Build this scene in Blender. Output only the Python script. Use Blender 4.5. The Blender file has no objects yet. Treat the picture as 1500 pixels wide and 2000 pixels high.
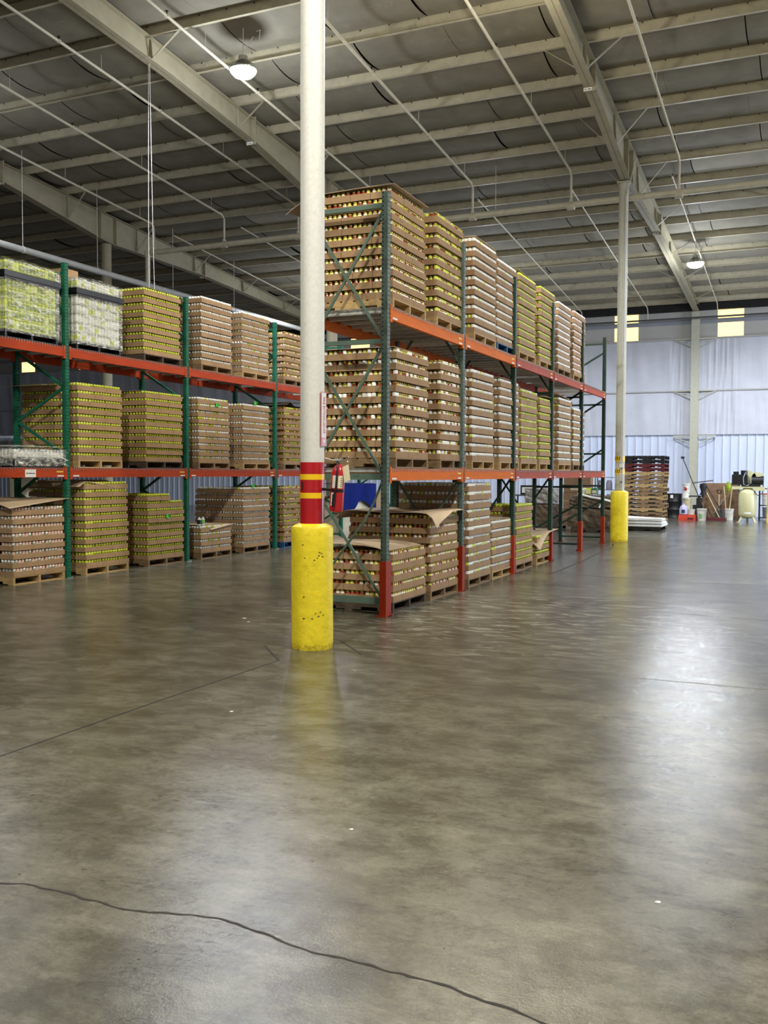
import bpy, math, random
import numpy as np
from mathutils import Vector, Matrix
random.seed(7); rng = np.random.default_rng(7)
SC = bpy.context.scene; COL = SC.collection
PI = math.pi

# ------------------------------------------------------------------ camera
f_px, pitch, yaw, roll, cam_h = 1859.03, .0418, .4199, .004, 1.6507
fw = Vector((-math.sin(yaw)*math.cos(pitch), math.cos(yaw)*math.cos(pitch), -math.sin(pitch)))
ri = Vector((math.cos(yaw), math.sin(yaw), 0)); up = ri.cross(fw)
c_, s_ = math.cos(roll), math.sin(roll)
r2, u2 = ri*c_ + up*s_, up*c_ - ri*s_
cam = bpy.data.cameras.new('camera'); cam.sensor_fit = 'HORIZONTAL'; cam.sensor_width = 36
cam.lens = f_px/1500*36; cam.clip_end = 200
camo = bpy.data.objects.new('camera', cam); COL.objects.link(camo)
camo.matrix_world = Matrix(((r2.x, u2.x, -fw.x, 0), (r2.y, u2.y, -fw.y, 0), (r2.z, u2.z, -fw.z, cam_h), (0, 0, 0, 1)))
SC.camera = camo
def pixel(x, y, z):
    d = Vector((x, y, z-cam_h)); w = d.dot(fw)
    return 750+f_px*d.dot(r2)/w, 1000-f_px*d.dot(u2)/w

# ------------------------------------------------------------------ world, exposure, lights
w = bpy.data.worlds.new('world'); SC.world = w; w.use_nodes = True
w.node_tree.nodes['Background'].inputs[0].default_value = (.75, .85, 1, 1)
w.node_tree.nodes['Background'].inputs[1].default_value = .6
vs = SC.view_settings; vs.view_transform = 'Standard'; vs.look = 'None'; vs.gamma = 1; vs.use_curve_mapping = False
vs.exposure = 0.06
COOL = (.86, .92, 1.0); WARM = (1.0, .95, .80)
HIGH_BAYS = [  # x, y, z, watts, colour
    (-10.1, 15.9, 9.35, 700, COOL, 'ceiling lamp, bright white, hanging left of the white column'), (-3.35, 31.0, 8.12, 800, COOL, 'ceiling lamp, bright white, at far right near the back wall'),
    (-4.45, 14.6, 9.35, 600, WARM, 'ceiling lamp just above the picture, beside the right rafter'),
    (2.6, 5.5, 9.6, 1350, WARM, 'ceiling lamp above and right of the camera'), (-3.6, 1.0, 10.0, 1250, WARM, 'ceiling lamp above and behind the camera'), (3.4, 23.0, 8.8, 1250, COOL, 'ceiling lamp right of the picture, level with the far column'),
    (-10.1, 1.0, 10.0, 350, WARM, 'ceiling lamp above the left edge, behind the camera line'), (3.5, 33.5, 8.0, 800, COOL, 'ceiling lamp right of the picture near the back wall'),
    (-10.1, 31.0, 8.1, 300, COOL, 'ceiling lamp hidden behind the white-capped top-shelf loads'), (-16.8, 31.0, 8.1, 250, COOL, 'ceiling lamp hidden behind the near white column'),
    (-17.6, 15.5, 9.3, 200, COOL, 'ceiling lamp just left of the picture, beyond the left rack')]
def add_area(name, loc, rot, sx, sy, e, colr):
    l = bpy.data.lights.new(name, 'AREA'); l.shape = 'RECTANGLE'; l.size = sx; l.size_y = sy; l.energy = e; l.color = colr
    o = bpy.data.objects.new(name, l); COL.objects.link(o); o.location = loc; o.rotation_euler = rot; return o
# cool area light added past the frame, for daylight through an assumed right-hand doorway
add_area('added_daylight', (11.8, 31.5, 2.4), (0, PI/2, 0), 4.6, 7.0, 1300, (.72, .82, 1.0))

# ------------------------------------------------------------------ materials
def lin(h):
    h = h.lstrip('#'); v = [int(h[i:i+2], 16)/255 for i in (0, 2, 4)]
    return tuple((c/12.92 if c <= .04045 else ((c+.055)/1.055)**2.4) for c in v)+(1,)
class NT:
    def __init__(s, name):
        s.m = bpy.data.materials.new(name); s.m.use_nodes = True; s.t = s.m.node_tree; s.b = s.t.nodes['Principled BSDF']
    def n(s, typ, **k):
        o = s.t.nodes.new(typ)
        for a, v in k.items():
            if a.startswith('_'): o.inputs[a[1:].replace('_', ' ')].default_value = v
            else: setattr(o, a, v)
        return o
    def l(s, a, b): s.t.links.new(a, b)
    def set(s, **k):
        for a, v in k.items(): s.b.inputs[a.replace('_', ' ')].default_value = v
def mat(name, h, rough=.5, metal=0, var=.12, scale=6, bump=0, spec=.5, obj=True, dirt=None, dscale=3, stretch=None, h2=None, trans=0):
    """procedural: base colour mottled by noise, optional second colour patches and bump"""
    g = NT(name); c = lin(h); g.set(Roughness=rough, Metallic=metal, Specular_IOR_Level=spec)
    if trans: g.set(Transmission_Weight=trans)
    tc = g.n('ShaderNodeTexCoord'); mp = g.n('ShaderNodeMapping')
    g.l(tc.outputs['Object'], mp.inputs[0])
    if stretch: mp.inputs['Scale'].default_value = stretch
    nz = g.n('ShaderNodeTexNoise', _Scale=scale, _Detail=5.0, _Roughness=.6); g.l(mp.outputs[0], nz.inputs['Vector'])
    r = g.n('ShaderNodeValToRGB'); g.l(nz.outputs[0], r.inputs[0])
    lo = tuple(x*(1-var) for x in c[:3])+(1,); hi = tuple(min(1, x*(1+var)) for x in c[:3])+(1,)
    if h2: hi = lin(h2)
    r.color_ramp.elements[0].position = .35; r.color_ramp.elements[1].position = .65
    r.color_ramp.elements[0].color = lo; r.color_ramp.elements[1].color = hi
    out = r.outputs[0]
    if dirt:
        n2 = g.n('ShaderNodeTexNoise', _Scale=dscale, _Detail=8.0, _Roughness=.75); g.l(mp.outputs[0], n2.inputs['Vector'])
        r2_ = g.n('ShaderNodeValToRGB'); r2_.color_ramp.elements[0].position = .58; r2_.color_ramp.elements[1].position = .72
        g.l(n2.outputs[0], r2_.inputs[0]); mx = g.n('ShaderNodeMix', data_type='RGBA')
        g.l(r2_.outputs[0], mx.inputs[0]); g.l(out, mx.inputs[6]); mx.inputs[7].default_value = lin(dirt); out = mx.outputs[2]
    g.l(out, g.b.inputs['Base Color'])
    if bump:
        b = g.n('ShaderNodeBump', _Strength=bump, _Distance=.01); g.l(nz.outputs[0], b.inputs['Height']); g.l(b.outputs[0], g.b.inputs['Normal'])
    return g.m
def glow(name, h, e):
    g = NT(name); g.set(Base_Color=lin(h), Emission_Color=lin(h), Emission_Strength=e); return g.m

M = {}
M['card'] = mat('cardboard', '#a98b6b', .85, var=.10, scale=3, spec=.2)
M['card_in'] = mat('cardboard_inside', '#8a725c', .9, var=.1, scale=3, spec=.2)
M['sheet'] = mat('slip_sheet_board', '#c4ae92', .8, var=.08, scale=2, spec=.25)
M['wood'] = mat('pallet_wood', '#b99c6c', .75, var=.22, scale=5, stretch=(1, 6, 6), bump=.3)
M['wood_old'] = mat('weathered_pallet_wood', '#8d7455', .8, var=.25, scale=5, stretch=(1, 6, 6), bump=.3)
M['wood_dark'] = mat('dark_pallet_wood', '#4d4034', .8, var=.25, scale=5, stretch=(1, 6, 6))
M['pal_blue'] = mat('blue_painted_wood', '#1f5484', .6, var=.2, scale=5)
M['pal_black'] = mat('black_plastic', '#16171a', .35, var=.1)
M['pal_red'] = mat('maroon_painted_wood', '#5e1519', .6, var=.2)
M['steel_lid'] = mat('gold_lid', '#b09a4a', .3, .7)
M['jar_yel'] = mat('pickled_yellow_pepper', '#dcd866', .12, var=.2, scale=40)
M['jar_red'] = mat('pickled_red_pepper', '#9a4430', .12, var=.3, scale=40)
M['jar_pale'] = mat('pickled_onion', '#eadfcc', .12, var=.15, scale=40)
M['white'] = mat('white_cap', '#fbfbf6', .35, var=.03)
M['pink'] = mat('pinkish_cap', '#dcb9a8', .35, var=.1)
M['lime'] = mat('lime_cap', '#d4de4c', .35, var=.08)
M['green_glass'] = mat('green_bottle', '#8fa02c', .12, var=.2, scale=20)
M['lime_glass'] = mat('lime_bottle', '#c3cf3c', .12, var=.2, scale=20)
M['grey_can'] = mat('pale_can', '#c9ccc0', .2, var=.08, scale=20)
M['green'] = mat('green_rack_paint', '#1f6450', .42, var=.12, dirt='#143f33', dscale=6)
M['green_g'] = mat('grey_green_rack_paint', '#53685d', .45, var=.12, dirt='#3a4b42', dscale=6)
M['green_d'] = mat('dark_green_rack_paint', '#1f3a2c', .45, var=.12)
M['orange'] = mat('orange_beam_paint', '#de701c', .6, var=.08, dirt='#b05c1c', dscale=4, stretch=(1, .4, 3), spec=.1)
M['redor'] = mat('red_beam_paint', '#b04424', .6, spec=.12, var=.1, dirt='#93341f', dscale=4, stretch=(1, .4, 3))
M['salmon'] = mat('faded_red_beam_paint', '#ad4c34', .6, spec=.15, var=.1, dirt='#97483a', dscale=4)
M['guard'] = mat('red_post_guard_paint', '#962c0e', .5, spec=.2, var=.12, dirt='#8c2a1a', dscale=8)
M['galv'] = mat('galvanised_wire', '#9b9c98', .4, .6, var=.1)
M['wsup'] = mat('pale_deck_channel', '#c9c9c4', .4, .3, var=.1)
M['label'] = mat('white_sticker', '#e9e9e6', .5, var=.03)
M['ylabel'] = mat('yellow_sticker', '#e8c53c', .5, var=.03)
M['ink'] = mat('blue_black_ink', '#28384e', .6, var=.1)
M['black'] = mat('black_rubber', '#121214', .5, var=.1)
M['colw'] = mat('white_column_paint', '#d6d6d2', .5, var=.05, scale=30, bump=.15, dirt='#bdbcb3', dscale=14)
M['cold'] = mat('grey_cream_paint', '#b8b6a4', .45, var=.06, scale=10)
M['redpaint'] = mat('glossy_red_paint', '#a81c22', .22, var=.06, scale=4)
M['tape'] = mat('yellow_tape', '#f6c61c', .3, var=.04)
M['yel'] = mat('yellow_bollard_paint', '#efd92c', .42, var=.06, scale=12, bump=.8, dirt='#c7ab1c', dscale=9)
M['yelrough'] = mat('chipped_bollard_foot', '#dcc428', .8, var=.3, scale=24, bump=1, dirt='#54452a', dscale=14)
M['ext'] = mat('extinguisher_red', '#b8272f', .25, var=.05)
M['chrome'] = mat('bright_metal', '#b9b9b4', .25, .9)
M['paper'] = mat('pale_paper_tag', '#cdbfa4', .8, var=.08)
M['cream_label'] = mat('cream_label', '#ddd8b6', .5, var=.1, scale=60)
M['dgreen'] = mat('green_mark', '#2c6d4c', .5)
M['tarp'] = mat('blue_tarp', '#0d2270', .8, spec=.1, var=.15, scale=8, bump=.3)
M['bag'] = mat('white_woven_sack', '#d8d2ba', .8, var=.06, scale=20, bump=.3)
M['steelp'] = mat('painted_rafter_steel', '#a09980', .5, var=.07, scale=3, dirt='#8c8576', dscale=2)
M['purlin'] = mat('purlin_steel', '#bdb59b', .45, var=.10, scale=5, dirt='#8f897a', dscale=2.5)
M['pipe'] = mat('pipe_paint', '#cbc4ae', .45, var=.08)
M['pipew'] = mat('white_pipe', '#bcbcb6', .4, var=.05)
M['insul'] = mat('roof_blanket', '#858070', .75, var=.10, scale=2.2, dirt='#9a9587', dscale=1.6, bump=.4)
M['insul2'] = mat('pale_roof_blanket', '#b0aa98', .7, var=.10, scale=2.2)
M['gap'] = mat('dark_roof_gap', '#1d1c1a', .9)
M['tankc'] = mat('cream_tank_paint', '#cdc99a', .35, var=.04)
M['ply'] = mat('brown_plywood', '#86694f', .8, var=.2, scale=4, stretch=(1, 1, 4), dirt='#5c4736')
M['orangered'] = mat('orange_red_plastic', '#d24a34', .4)
M['maroon'] = mat('maroon_metal', '#5a1c22', .5)
M['bucket'] = mat('white_bucket_plastic', '#dcdad0', .4, var=.05)
M['bucket_y'] = mat('yellowed_bucket_plastic', '#cbbf94', .45, var=.1)
M['lgreen'] = mat('light_green_print', '#74c46a', .5)
M['lav'] = mat('lavender_jug', '#b9b6d8', .4, var=.15, scale=14)
M['stick'] = mat('pale_wooden_handle', '#c9b48c', .6, var=.1)
M['dkstick'] = mat('dark_metal_handle', '#3a3132', .5)
M['greyplastic'] = mat('grey_shrink_wrap', '#8b8782', .25, var=.35, scale=9, bump=.8, dirt='#c9c6c0', dscale=7)
M['brownwrap'] = mat('brown_wrapped_goods', '#5b4c3a', .35, var=.4, scale=9, bump=.8, dirt='#a8a296', dscale=9)
M['greydark'] = mat('dark_grey_metal', '#4a4c50', .5, var=.1)
M['silver'] = mat('silver_duct', '#8d949c', .35, .6, var=.15)
M['greenhi'] = mat('bright_green_tag', '#39c83a', .5)
M['cordm'] = mat('white_cord', '#cfcfc8', .5)
M['wallg'] = mat('grey_liner', '#8c8f98', .6, var=.06, scale=2)

# concrete floor
def floor_mat():
    g = NT('polished_concrete'); tc = g.n('ShaderNodeTexCoord'); O = tc.outputs['Object']
    def noise(scale, det=6, rough=.6, sc=None, dist=0):
        n = g.n('ShaderNodeTexNoise', _Scale=scale, _Detail=det, _Roughness=rough, _Distortion=dist)
        if sc:
            mp = g.n('ShaderNodeMapping'); mp.inputs['Scale'].default_value = sc; g.l(O, mp.inputs[0]); g.l(mp.outputs[0], n.inputs['Vector'])
        else: g.l(O, n.inputs['Vector'])
        return n.outputs[0]
    def ramp(v, p0, c0, p1, c1):
        r = g.n('ShaderNodeValToRGB'); r.color_ramp.elements[0].position = p0; r.color_ramp.elements[1].position = p1
        r.color_ramp.elements[0].color = c0; r.color_ramp.elements[1].color = c1; g.l(v, r.inputs[0]); return r.outputs[0]
    def mix(f, a, b, mode='MIX'):
        m = g.n('ShaderNodeMix', data_type='RGBA', blend_type=mode)
        if hasattr(f, 'links'): g.l(f, m.inputs[0])
        else: m.inputs[0].default_value = f
        g.l(a, m.inputs[6])
        if hasattr(b, 'links'): g.l(b, m.inputs[7])
        else: m.inputs[7].default_value = b
        return m.outputs[2]
    base = ramp(noise(.6, 9, .7, dist=.15), .32, lin('#444238'), .68, lin('#6e6c60'))
    blot = ramp(noise(2.6, 9, .78, (1, 1.3, 1), .2), .42, (.55, .53, .48, 1), .58, (1.12, 1.12, 1.12, 1))
    c = mix(.85, base, blot, 'MULTIPLY')
    grain = ramp(noise(130, 3, .8), .3, (.72, .72, .72, 1), .7, (1.22, 1.22, 1.2, 1))
    c = mix(.5, c, grain, 'MULTIPLY')
    g2 = ramp(noise(34, 5, .75), .35, (.80, .80, .79, 1), .65, (1.16, 1.16, 1.15, 1)); c = mix(.7, c, g2, 'MULTIPLY')
    pits = ramp(noise(15, 5, .6), .68, (0, 0, 0, 1), .72, (1, 1, 1, 1))
    c = mix(pits, c, lin('#39352e'))
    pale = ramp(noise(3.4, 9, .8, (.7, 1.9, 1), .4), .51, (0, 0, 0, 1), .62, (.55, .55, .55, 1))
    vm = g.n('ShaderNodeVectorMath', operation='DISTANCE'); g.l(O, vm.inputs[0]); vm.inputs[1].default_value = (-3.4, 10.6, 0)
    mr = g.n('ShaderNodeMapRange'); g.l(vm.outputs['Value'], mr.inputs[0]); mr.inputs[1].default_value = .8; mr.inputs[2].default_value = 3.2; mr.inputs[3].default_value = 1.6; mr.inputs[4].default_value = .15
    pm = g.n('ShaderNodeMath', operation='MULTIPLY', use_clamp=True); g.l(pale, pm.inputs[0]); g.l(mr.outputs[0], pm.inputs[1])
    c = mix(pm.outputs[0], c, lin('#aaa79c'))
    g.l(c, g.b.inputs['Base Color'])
    rr = g.n('ShaderNodeMapRange'); g.l(noise(1.6, 9, .75, dist=.2), rr.inputs[0])
    rr.inputs[1].default_value = .3; rr.inputs[2].default_value = .7; rr.inputs[3].default_value = .12; rr.inputs[4].default_value = .24
    g.l(rr.outputs[0], g.b.inputs['Roughness'])
    g.set(Specular_IOR_Level=.3)
    b1 = g.n('ShaderNodeBump', _Strength=.3, _Distance=.004); g.l(noise(90, 4, .7), b1.inputs['Height'])
    b2 = g.n('ShaderNodeBump', _Strength=.10, _Distance=.02); g.l(noise(7, 3, .5), b2.inputs['Height']); g.l(b1.outputs[0], b2.inputs['Normal'])
    g.l(b2.outputs[0], g.b.inputs['Normal'])
    return g.m
M['floor'] = floor_mat()

def film_mat():
    g = NT('clear_stretch_film'); g.set(Base_Color=(.95, .97, .93, 1), Roughness=.12)
    tc = g.n('ShaderNodeTexCoord'); n = g.n('ShaderNodeTexNoise', _Scale=7.0, _Detail=6.0, _Roughness=.6, _Distortion=1.5)
    mp = g.n('ShaderNodeMapping'); mp.inputs['Scale'].default_value = (1, 1, 2.5)
    g.l(tc.outputs['Object'], mp.inputs[0]); g.l(mp.outputs[0], n.inputs['Vector'])
    r = g.n('ShaderNodeMapRange'); r.inputs[1].default_value = .45; r.inputs[2].default_value = .72; r.inputs[3].default_value = .12; r.inputs[4].default_value = .95
    g.l(n.outputs[0], r.inputs[0]); g.l(r.outputs[0], g.b.inputs['Alpha'])
    b = g.n('ShaderNodeBump', _Strength=.9, _Distance=.04); g.l(n.outputs[0], b.inputs['Height']); g.l(b.outputs[0], g.b.inputs['Normal'])
    return g.m
M['film'] = film_mat()

def post_mat(name, h, hd):
    """punched rack post: small dark slots, two columns on the aisle face and one on the end face"""
    g = NT(name); g.set(Roughness=.5)
    tc = g.n('ShaderNodeTexCoord'); sp = g.n('ShaderNodeSeparateXYZ'); g.l(tc.outputs['Object'], sp.inputs[0])
    ge = g.n('ShaderNodeNewGeometry'); sn = g.n('ShaderNodeSeparateXYZ'); g.l(ge.outputs['Normal'], sn.inputs[0])
    def m(op, a, b=None):
        o = g.n('ShaderNodeMath', operation=op)
        for i, v in enumerate((a, b)):
            if v is None: continue
            if hasattr(v, 'links'): g.l(v, o.inputs[i])
            else: o.inputs[i].default_value = v
        return o.outputs[0]
    row = m('LESS_THAN', m('PINGPONG', sp.outputs[2], .025), .0085)
    cy = m('LESS_THAN', m('ABSOLUTE', m('SUBTRACT', m('ABSOLUTE', sp.outputs[1]), .018)), .0065)
    nx = m('GREATER_THAN', sn.outputs[0], .5)
    cx = m('LESS_THAN', m('ABSOLUTE', m('SUBTRACT', sp.outputs[0], -.022)), .006)
    ny = m('LESS_THAN', sn.outputs[1], -.5)
    hole = m('MULTIPLY', row, m('MAXIMUM', m('MULTIPLY', cy, nx), m('MULTIPLY', cx, ny)))
    n = g.n('ShaderNodeTexNoise', _Scale=9.0, _Detail=6.0); g.l(tc.outputs['Object'], n.inputs['Vector'])
    r = g.n('ShaderNodeValToRGB'); r.color_ramp.elements[0].position = .4; r.color_ramp.elements[1].position = .7
    r.color_ramp.elements[0].color = lin(h); r.color_ramp.elements[1].color = lin(hd); g.l(n.outputs[0], r.inputs[0])
    mx = g.n('ShaderNodeMix', data_type='RGBA'); g.l(hole, mx.inputs[0]); g.l(r.outputs[0], mx.inputs[6]); mx.inputs[7].default_value = (.004, .006, .005, 1)
    g.l(mx.outputs[2], g.b.inputs['Base Color'])
    g.l(m('MULTIPLY', m('SUBTRACT', 1.0, hole), .28), g.b.inputs['Specular IOR Level']); return g.m
M['postL'] = post_mat('punched_green_post', '#1d6a52', '#17533f')
M['postR'] = post_mat('punched_grey_green_post', '#566860', '#414f48')
M['postD'] = post_mat('punched_dark_green_post', '#203b2d', '#1a2f25')

# ------------------------------------------------------------------ mesh helpers
class MB:
    def __init__(s): s.v = []; s.f = []; s.m = []
    def add(s, vs_, fs, mi=0):
        o = len(s.v); s.v += [tuple(a) for a in vs_]; s.f += [tuple(i+o for i in q) for q in fs]; s.m += [mi]*len(fs)
    def box(s, x0, x1, y0, y1, z0, z1, mi=0):
        s.add([(x0, y0, z0), (x1, y0, z0), (x1, y1, z0), (x0, y1, z0), (x0, y0, z1), (x1, y0, z1), (x1, y1, z1), (x0, y1, z1)],
              [(0, 3, 2, 1), (4, 5, 6, 7), (0, 1, 5, 4), (1, 2, 6, 5), (2, 3, 7, 6), (3, 0, 4, 7)], mi)
    def bar(s, a, b, w, h, mi=0, upv=(0, 0, 1)):
        a, b = Vector(a), Vector(b); d = (b-a).normalized(); u = Vector(upv)
        if abs(d.dot(u)) > .95: u = Vector((1, 0, 0))
        x = d.cross(u).normalized(); y = x.cross(d)
        vs_ = [p+x*i*w/2+y*j*h/2 for p in (a, b) for i, j in ((-1, -1), (1, -1), (1, 1), (-1, 1))]
        s.add(vs_, [(3, 2, 1, 0), (4, 5, 6, 7), (0, 1, 5, 4), (1, 2, 6, 5), (2, 3, 7, 6), (3, 0, 4, 7)], mi)
    def tube(s, pts, r, n=10, mi=0, cap=True):
        pts = [Vector(p) for p in pts]; k = len(pts); o = len(s.v); prev = None
        rs = r if isinstance(r, (list, tuple)) else [r]*k
        for i, p in enumerate(pts):
            d = (pts[min(i+1, k-1)]-pts[max(i-1, 0)]).normalized()
            if prev is None:
                prev = d.cross(Vector((0, 0, 1)) if abs(d.z) < .95 else Vector((1, 0, 0))).normalized()
            x = (prev-d*prev.dot(d)).normalized(); prev = x; y = d.cross(x)
            for j in range(n):
                a = 2*PI*j/n; s.v.append(tuple(p+(x*math.cos(a)+y*math.sin(a))*rs[i]))
        for i in range(k-1):
            for j in range(n):
                s.f.append((o+i*n+j, o+i*n+(j+1) % n, o+(i+1)*n+(j+1) % n, o+(i+1)*n+j)); s.m.append(mi)
        if cap:
            s.f.append(tuple(o+j for j in reversed(range(n)))); s.f.append(tuple(o+(k-1)*n+j for j in range(n))); s.m += [mi, mi]
    def lathe(s, prof, cx=0, cy=0, n=24, mi=0, mats=None):
        o = len(s.v); k = len(prof)
        for r, z in prof:
            for j in range(n): s.v.append((cx+r*math.cos(2*PI*j/n), cy+r*math.sin(2*PI*j/n), z))
        for i in range(k-1):
            for j in range(n):
                s.f.append((o+i*n+j, o+i*n+(j+1) % n, o+(i+1)*n+(j+1) % n, o+(i+1)*n+j)); s.m.append(mats[i] if mats else mi)
        s.f.append(tuple(o+j for j in reversed(range(n)))); s.m.append(mats[0] if mats else mi)
        s.f.append(tuple(o+(k-1)*n+j for j in range(n))); s.m.append(mats[-1] if mats else mi)
    def grid(s, fn, nu, nv, mi=0, thick=0):
        o = len(s.v); P = [[Vector(fn(i/nu, j/nv)) for j in range(nv+1)] for i in range(nu+1)]
        for dz in ([0, -thick] if thick else [0]):
            for a in P:
                for p in a: s.v.append((p.x, p.y, p.z+dz))
        W = nv+1; N = (nu+1)*W
        for i in range(nu):
            for j in range(nv):
                q = (o+i*W+j, o+(i+1)*W+j, o+(i+1)*W+j+1, o+i*W+j+1); s.f.append(q); s.m.append(mi)
                if thick: s.f.append(tuple(x+N for x in reversed(q))); s.m.append(mi)
        if thick:
            ed = [(i*W, (i+1)*W) for i in range(nu)]+[((i+1)*W+nv, i*W+nv) for i in range(nu)]+[(j+1, j) for j in range(nv)]+[(nu*W+j, nu*W+j+1) for j in range(nv)]
            for a, b in ed: s.f.append((o+b, o+a, o+a+N, o+b+N)); s.m.append(mi)
    def mesh(s, name, mats, smooth=False):
        me = bpy.data.meshes.new(name); me.from_pydata(s.v, [], s.f)
        for m in mats: me.materials.append(M[m])
        if len(mats) > 1: me.polygons.foreach_set('material_index', s.m)
        if smooth:
            me.polygons.foreach_set('use_smooth', [True]*len(me.polygons))
            try: me.set_sharp_from_angle(angle=math.radians(38))
            except Exception: pass
        me.update(); return me
def link(name, me, parent=None, loc=(0, 0, 0), rz=0):
    o = bpy.data.objects.new(name, me); COL.objects.link(o); o.location = loc
    if rz: o.rotation_euler = (0, 0, rz)
    if parent: o.parent = parent
    return o
def tag(o, label, cat, group=None):
    o['label'] = label; o['category'] = cat
    if group: o['group'] = group
    return o
def thing(name, label, cat, loc=(0, 0, 0), rz=0, group=None):
    return tag(link(name, None, None, loc, rz), label, cat, group)
def part(name, mb, mats, parent, smooth=False, label=None):
    o = link(name, mb.mesh(name, mats if isinstance(mats, (list, tuple)) else [mats], smooth), parent)
    if label: o['label'] = label
    return o
def solid(name, mb, mats, label, cat, loc=(0, 0, 0), rz=0, group=None, smooth=False):
    return tag(link(name, mb.mesh(name, mats if isinstance(mats, (list, tuple)) else [mats], smooth), None, loc, rz), label, cat, group)
def struct(name, mb, mats, parent=None, smooth=False):
    o = link(name, mb.mesh(name, mats if isinstance(mats, (list, tuple)) else [mats], smooth), parent)
    if not parent: o['kind'] = 'structure'
    return o
def ordw(n): return {1: '1st', 2: '2nd', 3: '3rd', 21: '21st', 22: '22nd', 23: '23rd'}.get(n, '%dth' % n)

# ------------------------------------------------------------------ building shell
ZT = lambda y: 9.44-.081*(y-23.3)           # top of rafters / underside of purlins
PH = .23                                    # purlin height
XW0, XW1, YW0, YW1 = -45.0, 12.0, -7.0, 39.0
b = MB(); b.add([(XW0, YW0, 0), (XW1, YW0, 0), (XW1, YW1, 0), (XW0, YW1, 0)], [(0, 1, 2, 3)]); struct('floor', b, 'floor')

# roof blankets, sagging between purlins, in widths with thin dark seams
PUR = [23.1+1.545*k for k in range(-20, 11)]
b = MB(); seg = 1.86; rnd = random.Random(3)
for i in range(len(PUR)-1):
    y0, y1 = PUR[i], PUR[i+1]; x = XW0-rnd.random()*1.2
    if y1 < 5: continue
    off0 = .4*(i % 2)
    x = -33+((i*.37) % 1.0)*.5
    while x < XW1:
        x1 = x+seg-(.018 if rnd.random() < .4 else .003)
        sag = .10+rnd.random()*.03; tw = rnd.random()*.03
        pale = 1 if rnd.random() < .035 else 0
        b.grid(lambda u, v: (x+(x1-x)*u, y0+(y1-y0)*v, ZT(y0+(y1-y0)*v)+PH-.01-(sag+tw*u)*4*v*(1-v)), 2, 8, pale)
        x += seg
b2 = MB(); b2.grid(lambda u, v: (XW0+(XW1-XW0)*u, YW0+(YW1-YW0)*v, ZT(YW0+(YW1-YW0)*v)+PH+.03), 1, 1)
struct('ceiling', b2, 'gap')
struct('trim_1', b, ['insul', 'insul2'], smooth=True)

# walls
def corr(mb, x0, x1, y, z0, z1, mi=0, pitch=.3, d=.035):
    x = x0
    while x < x1:
        prof = [(0, 0), (.2, 0), (.215, d), (.245, d), (.26, 0), (.3, 0)]
        for (a, da), (c, dc) in zip(prof[:-1], prof[1:]):
            mb.add([(x+a, y-da, z0), (x+c, y-dc, z0), (x+c, y-dc, z1), (x+a, y-da, z1)], [(0, 1, 2, 3)], mi)
        x += pitch
M['wallmetal'] = mat('white_corrugated_metal', '#d2daee', .35, var=.05, scale=1.5, stretch=(3, 1, .2))
M['liner'] = mat('white_wall_liner', '#c6c8d2', .55, var=.05, scale=1.2)
M['liner_hi'] = mat('upper_wall_liner', '#b3b1ad', .6, var=.06, scale=1.2)
M['sky'] = glow('daylit_translucent_panel', '#ffdc92', 1.7)
b = MB(); corr(b, XW0, XW1, YW1, 0, 3.25)
# liner sheet with vertical folds and slight billow
def liner(u, v, z0, z1, amp):
    x = XW0+(XW1-XW0)*u; z = z0+(z1-z0)*v
    d = amp*(math.sin(x*1.9)+.6*math.sin(x*5.3+z*.6)+.35*math.sin(x*11+z*1.3))*(.4+.6*math.sin(PI*v))
    near = math.exp(-((x+3.2)/.55)**2)+math.exp(-((x+4.6)/.4)**2); d += near*.022*math.sin(x*24+z*.7)
    return (x, YW1-.10-abs(d), z)
b.grid(lambda u, v: liner(u, v, 3.16, 4.88, .018), 700, 6, 1); b.grid(lambda u, v: liner(u, v, 4.86, 6.9, .018), 700, 6, 1)
skyx = [-2.87-3.93*k for k in range(-3, 11)]
edges = []
for cx in skyx: edges += [(cx-.47, cx+.47)]
edges = sorted(edges); x = XW0
for a, c in edges+[(XW1, XW1)]:
    if a > x:
        b.box(x, min(a, XW1), YW1-.06, YW1, 6.88, 8.8, 2)
    x = c
b.box(XW0, XW1, YW1-.075, YW1-.06, 7.45, 7.62, 3)
struct('wall_back', b, ['wallmetal', 'liner', 'liner_hi', 'wallg'])
for k, (a, c) in enumerate(edges):
    bb = MB(); bb.box(a, c, YW1-.03, YW1, 6.88, 8.3); struct('window_%d' % (k+1), bb, 'sky')
b = MB(); b.box(XW0, XW1, YW1-.18, YW1-.07, 6.84, 6.90); b.box(XW0, XW1, YW1-.18, YW1-.1, 4.84, 4.89); struct('trim_2', b, 'liner_hi')
b = MB(); b.box(XW0, XW1, YW1-.25, YW1-.02, 7.95, 8.5); struct('trim_3', b, 'gap')
b = MB(); b.box(XW0-.1, XW0, YW0, YW1, 0, 12.5); struct('wall_left', b, 'wallg')
b = MB(); b.box(XW0, XW1, YW0-.1, YW0, 0, 12.5); struct('wall_front', b, 'wallg')
b = MB(); b.box(XW1, XW1+.1, YW0, 28, 0, 12.5); b.box(XW1, XW1+.1, 35, YW1, 0, 12.5); b.box(XW1, XW1+.1, 28, 35, 4.7, 12.5)
struct('wall_right', b, 'liner')

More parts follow.
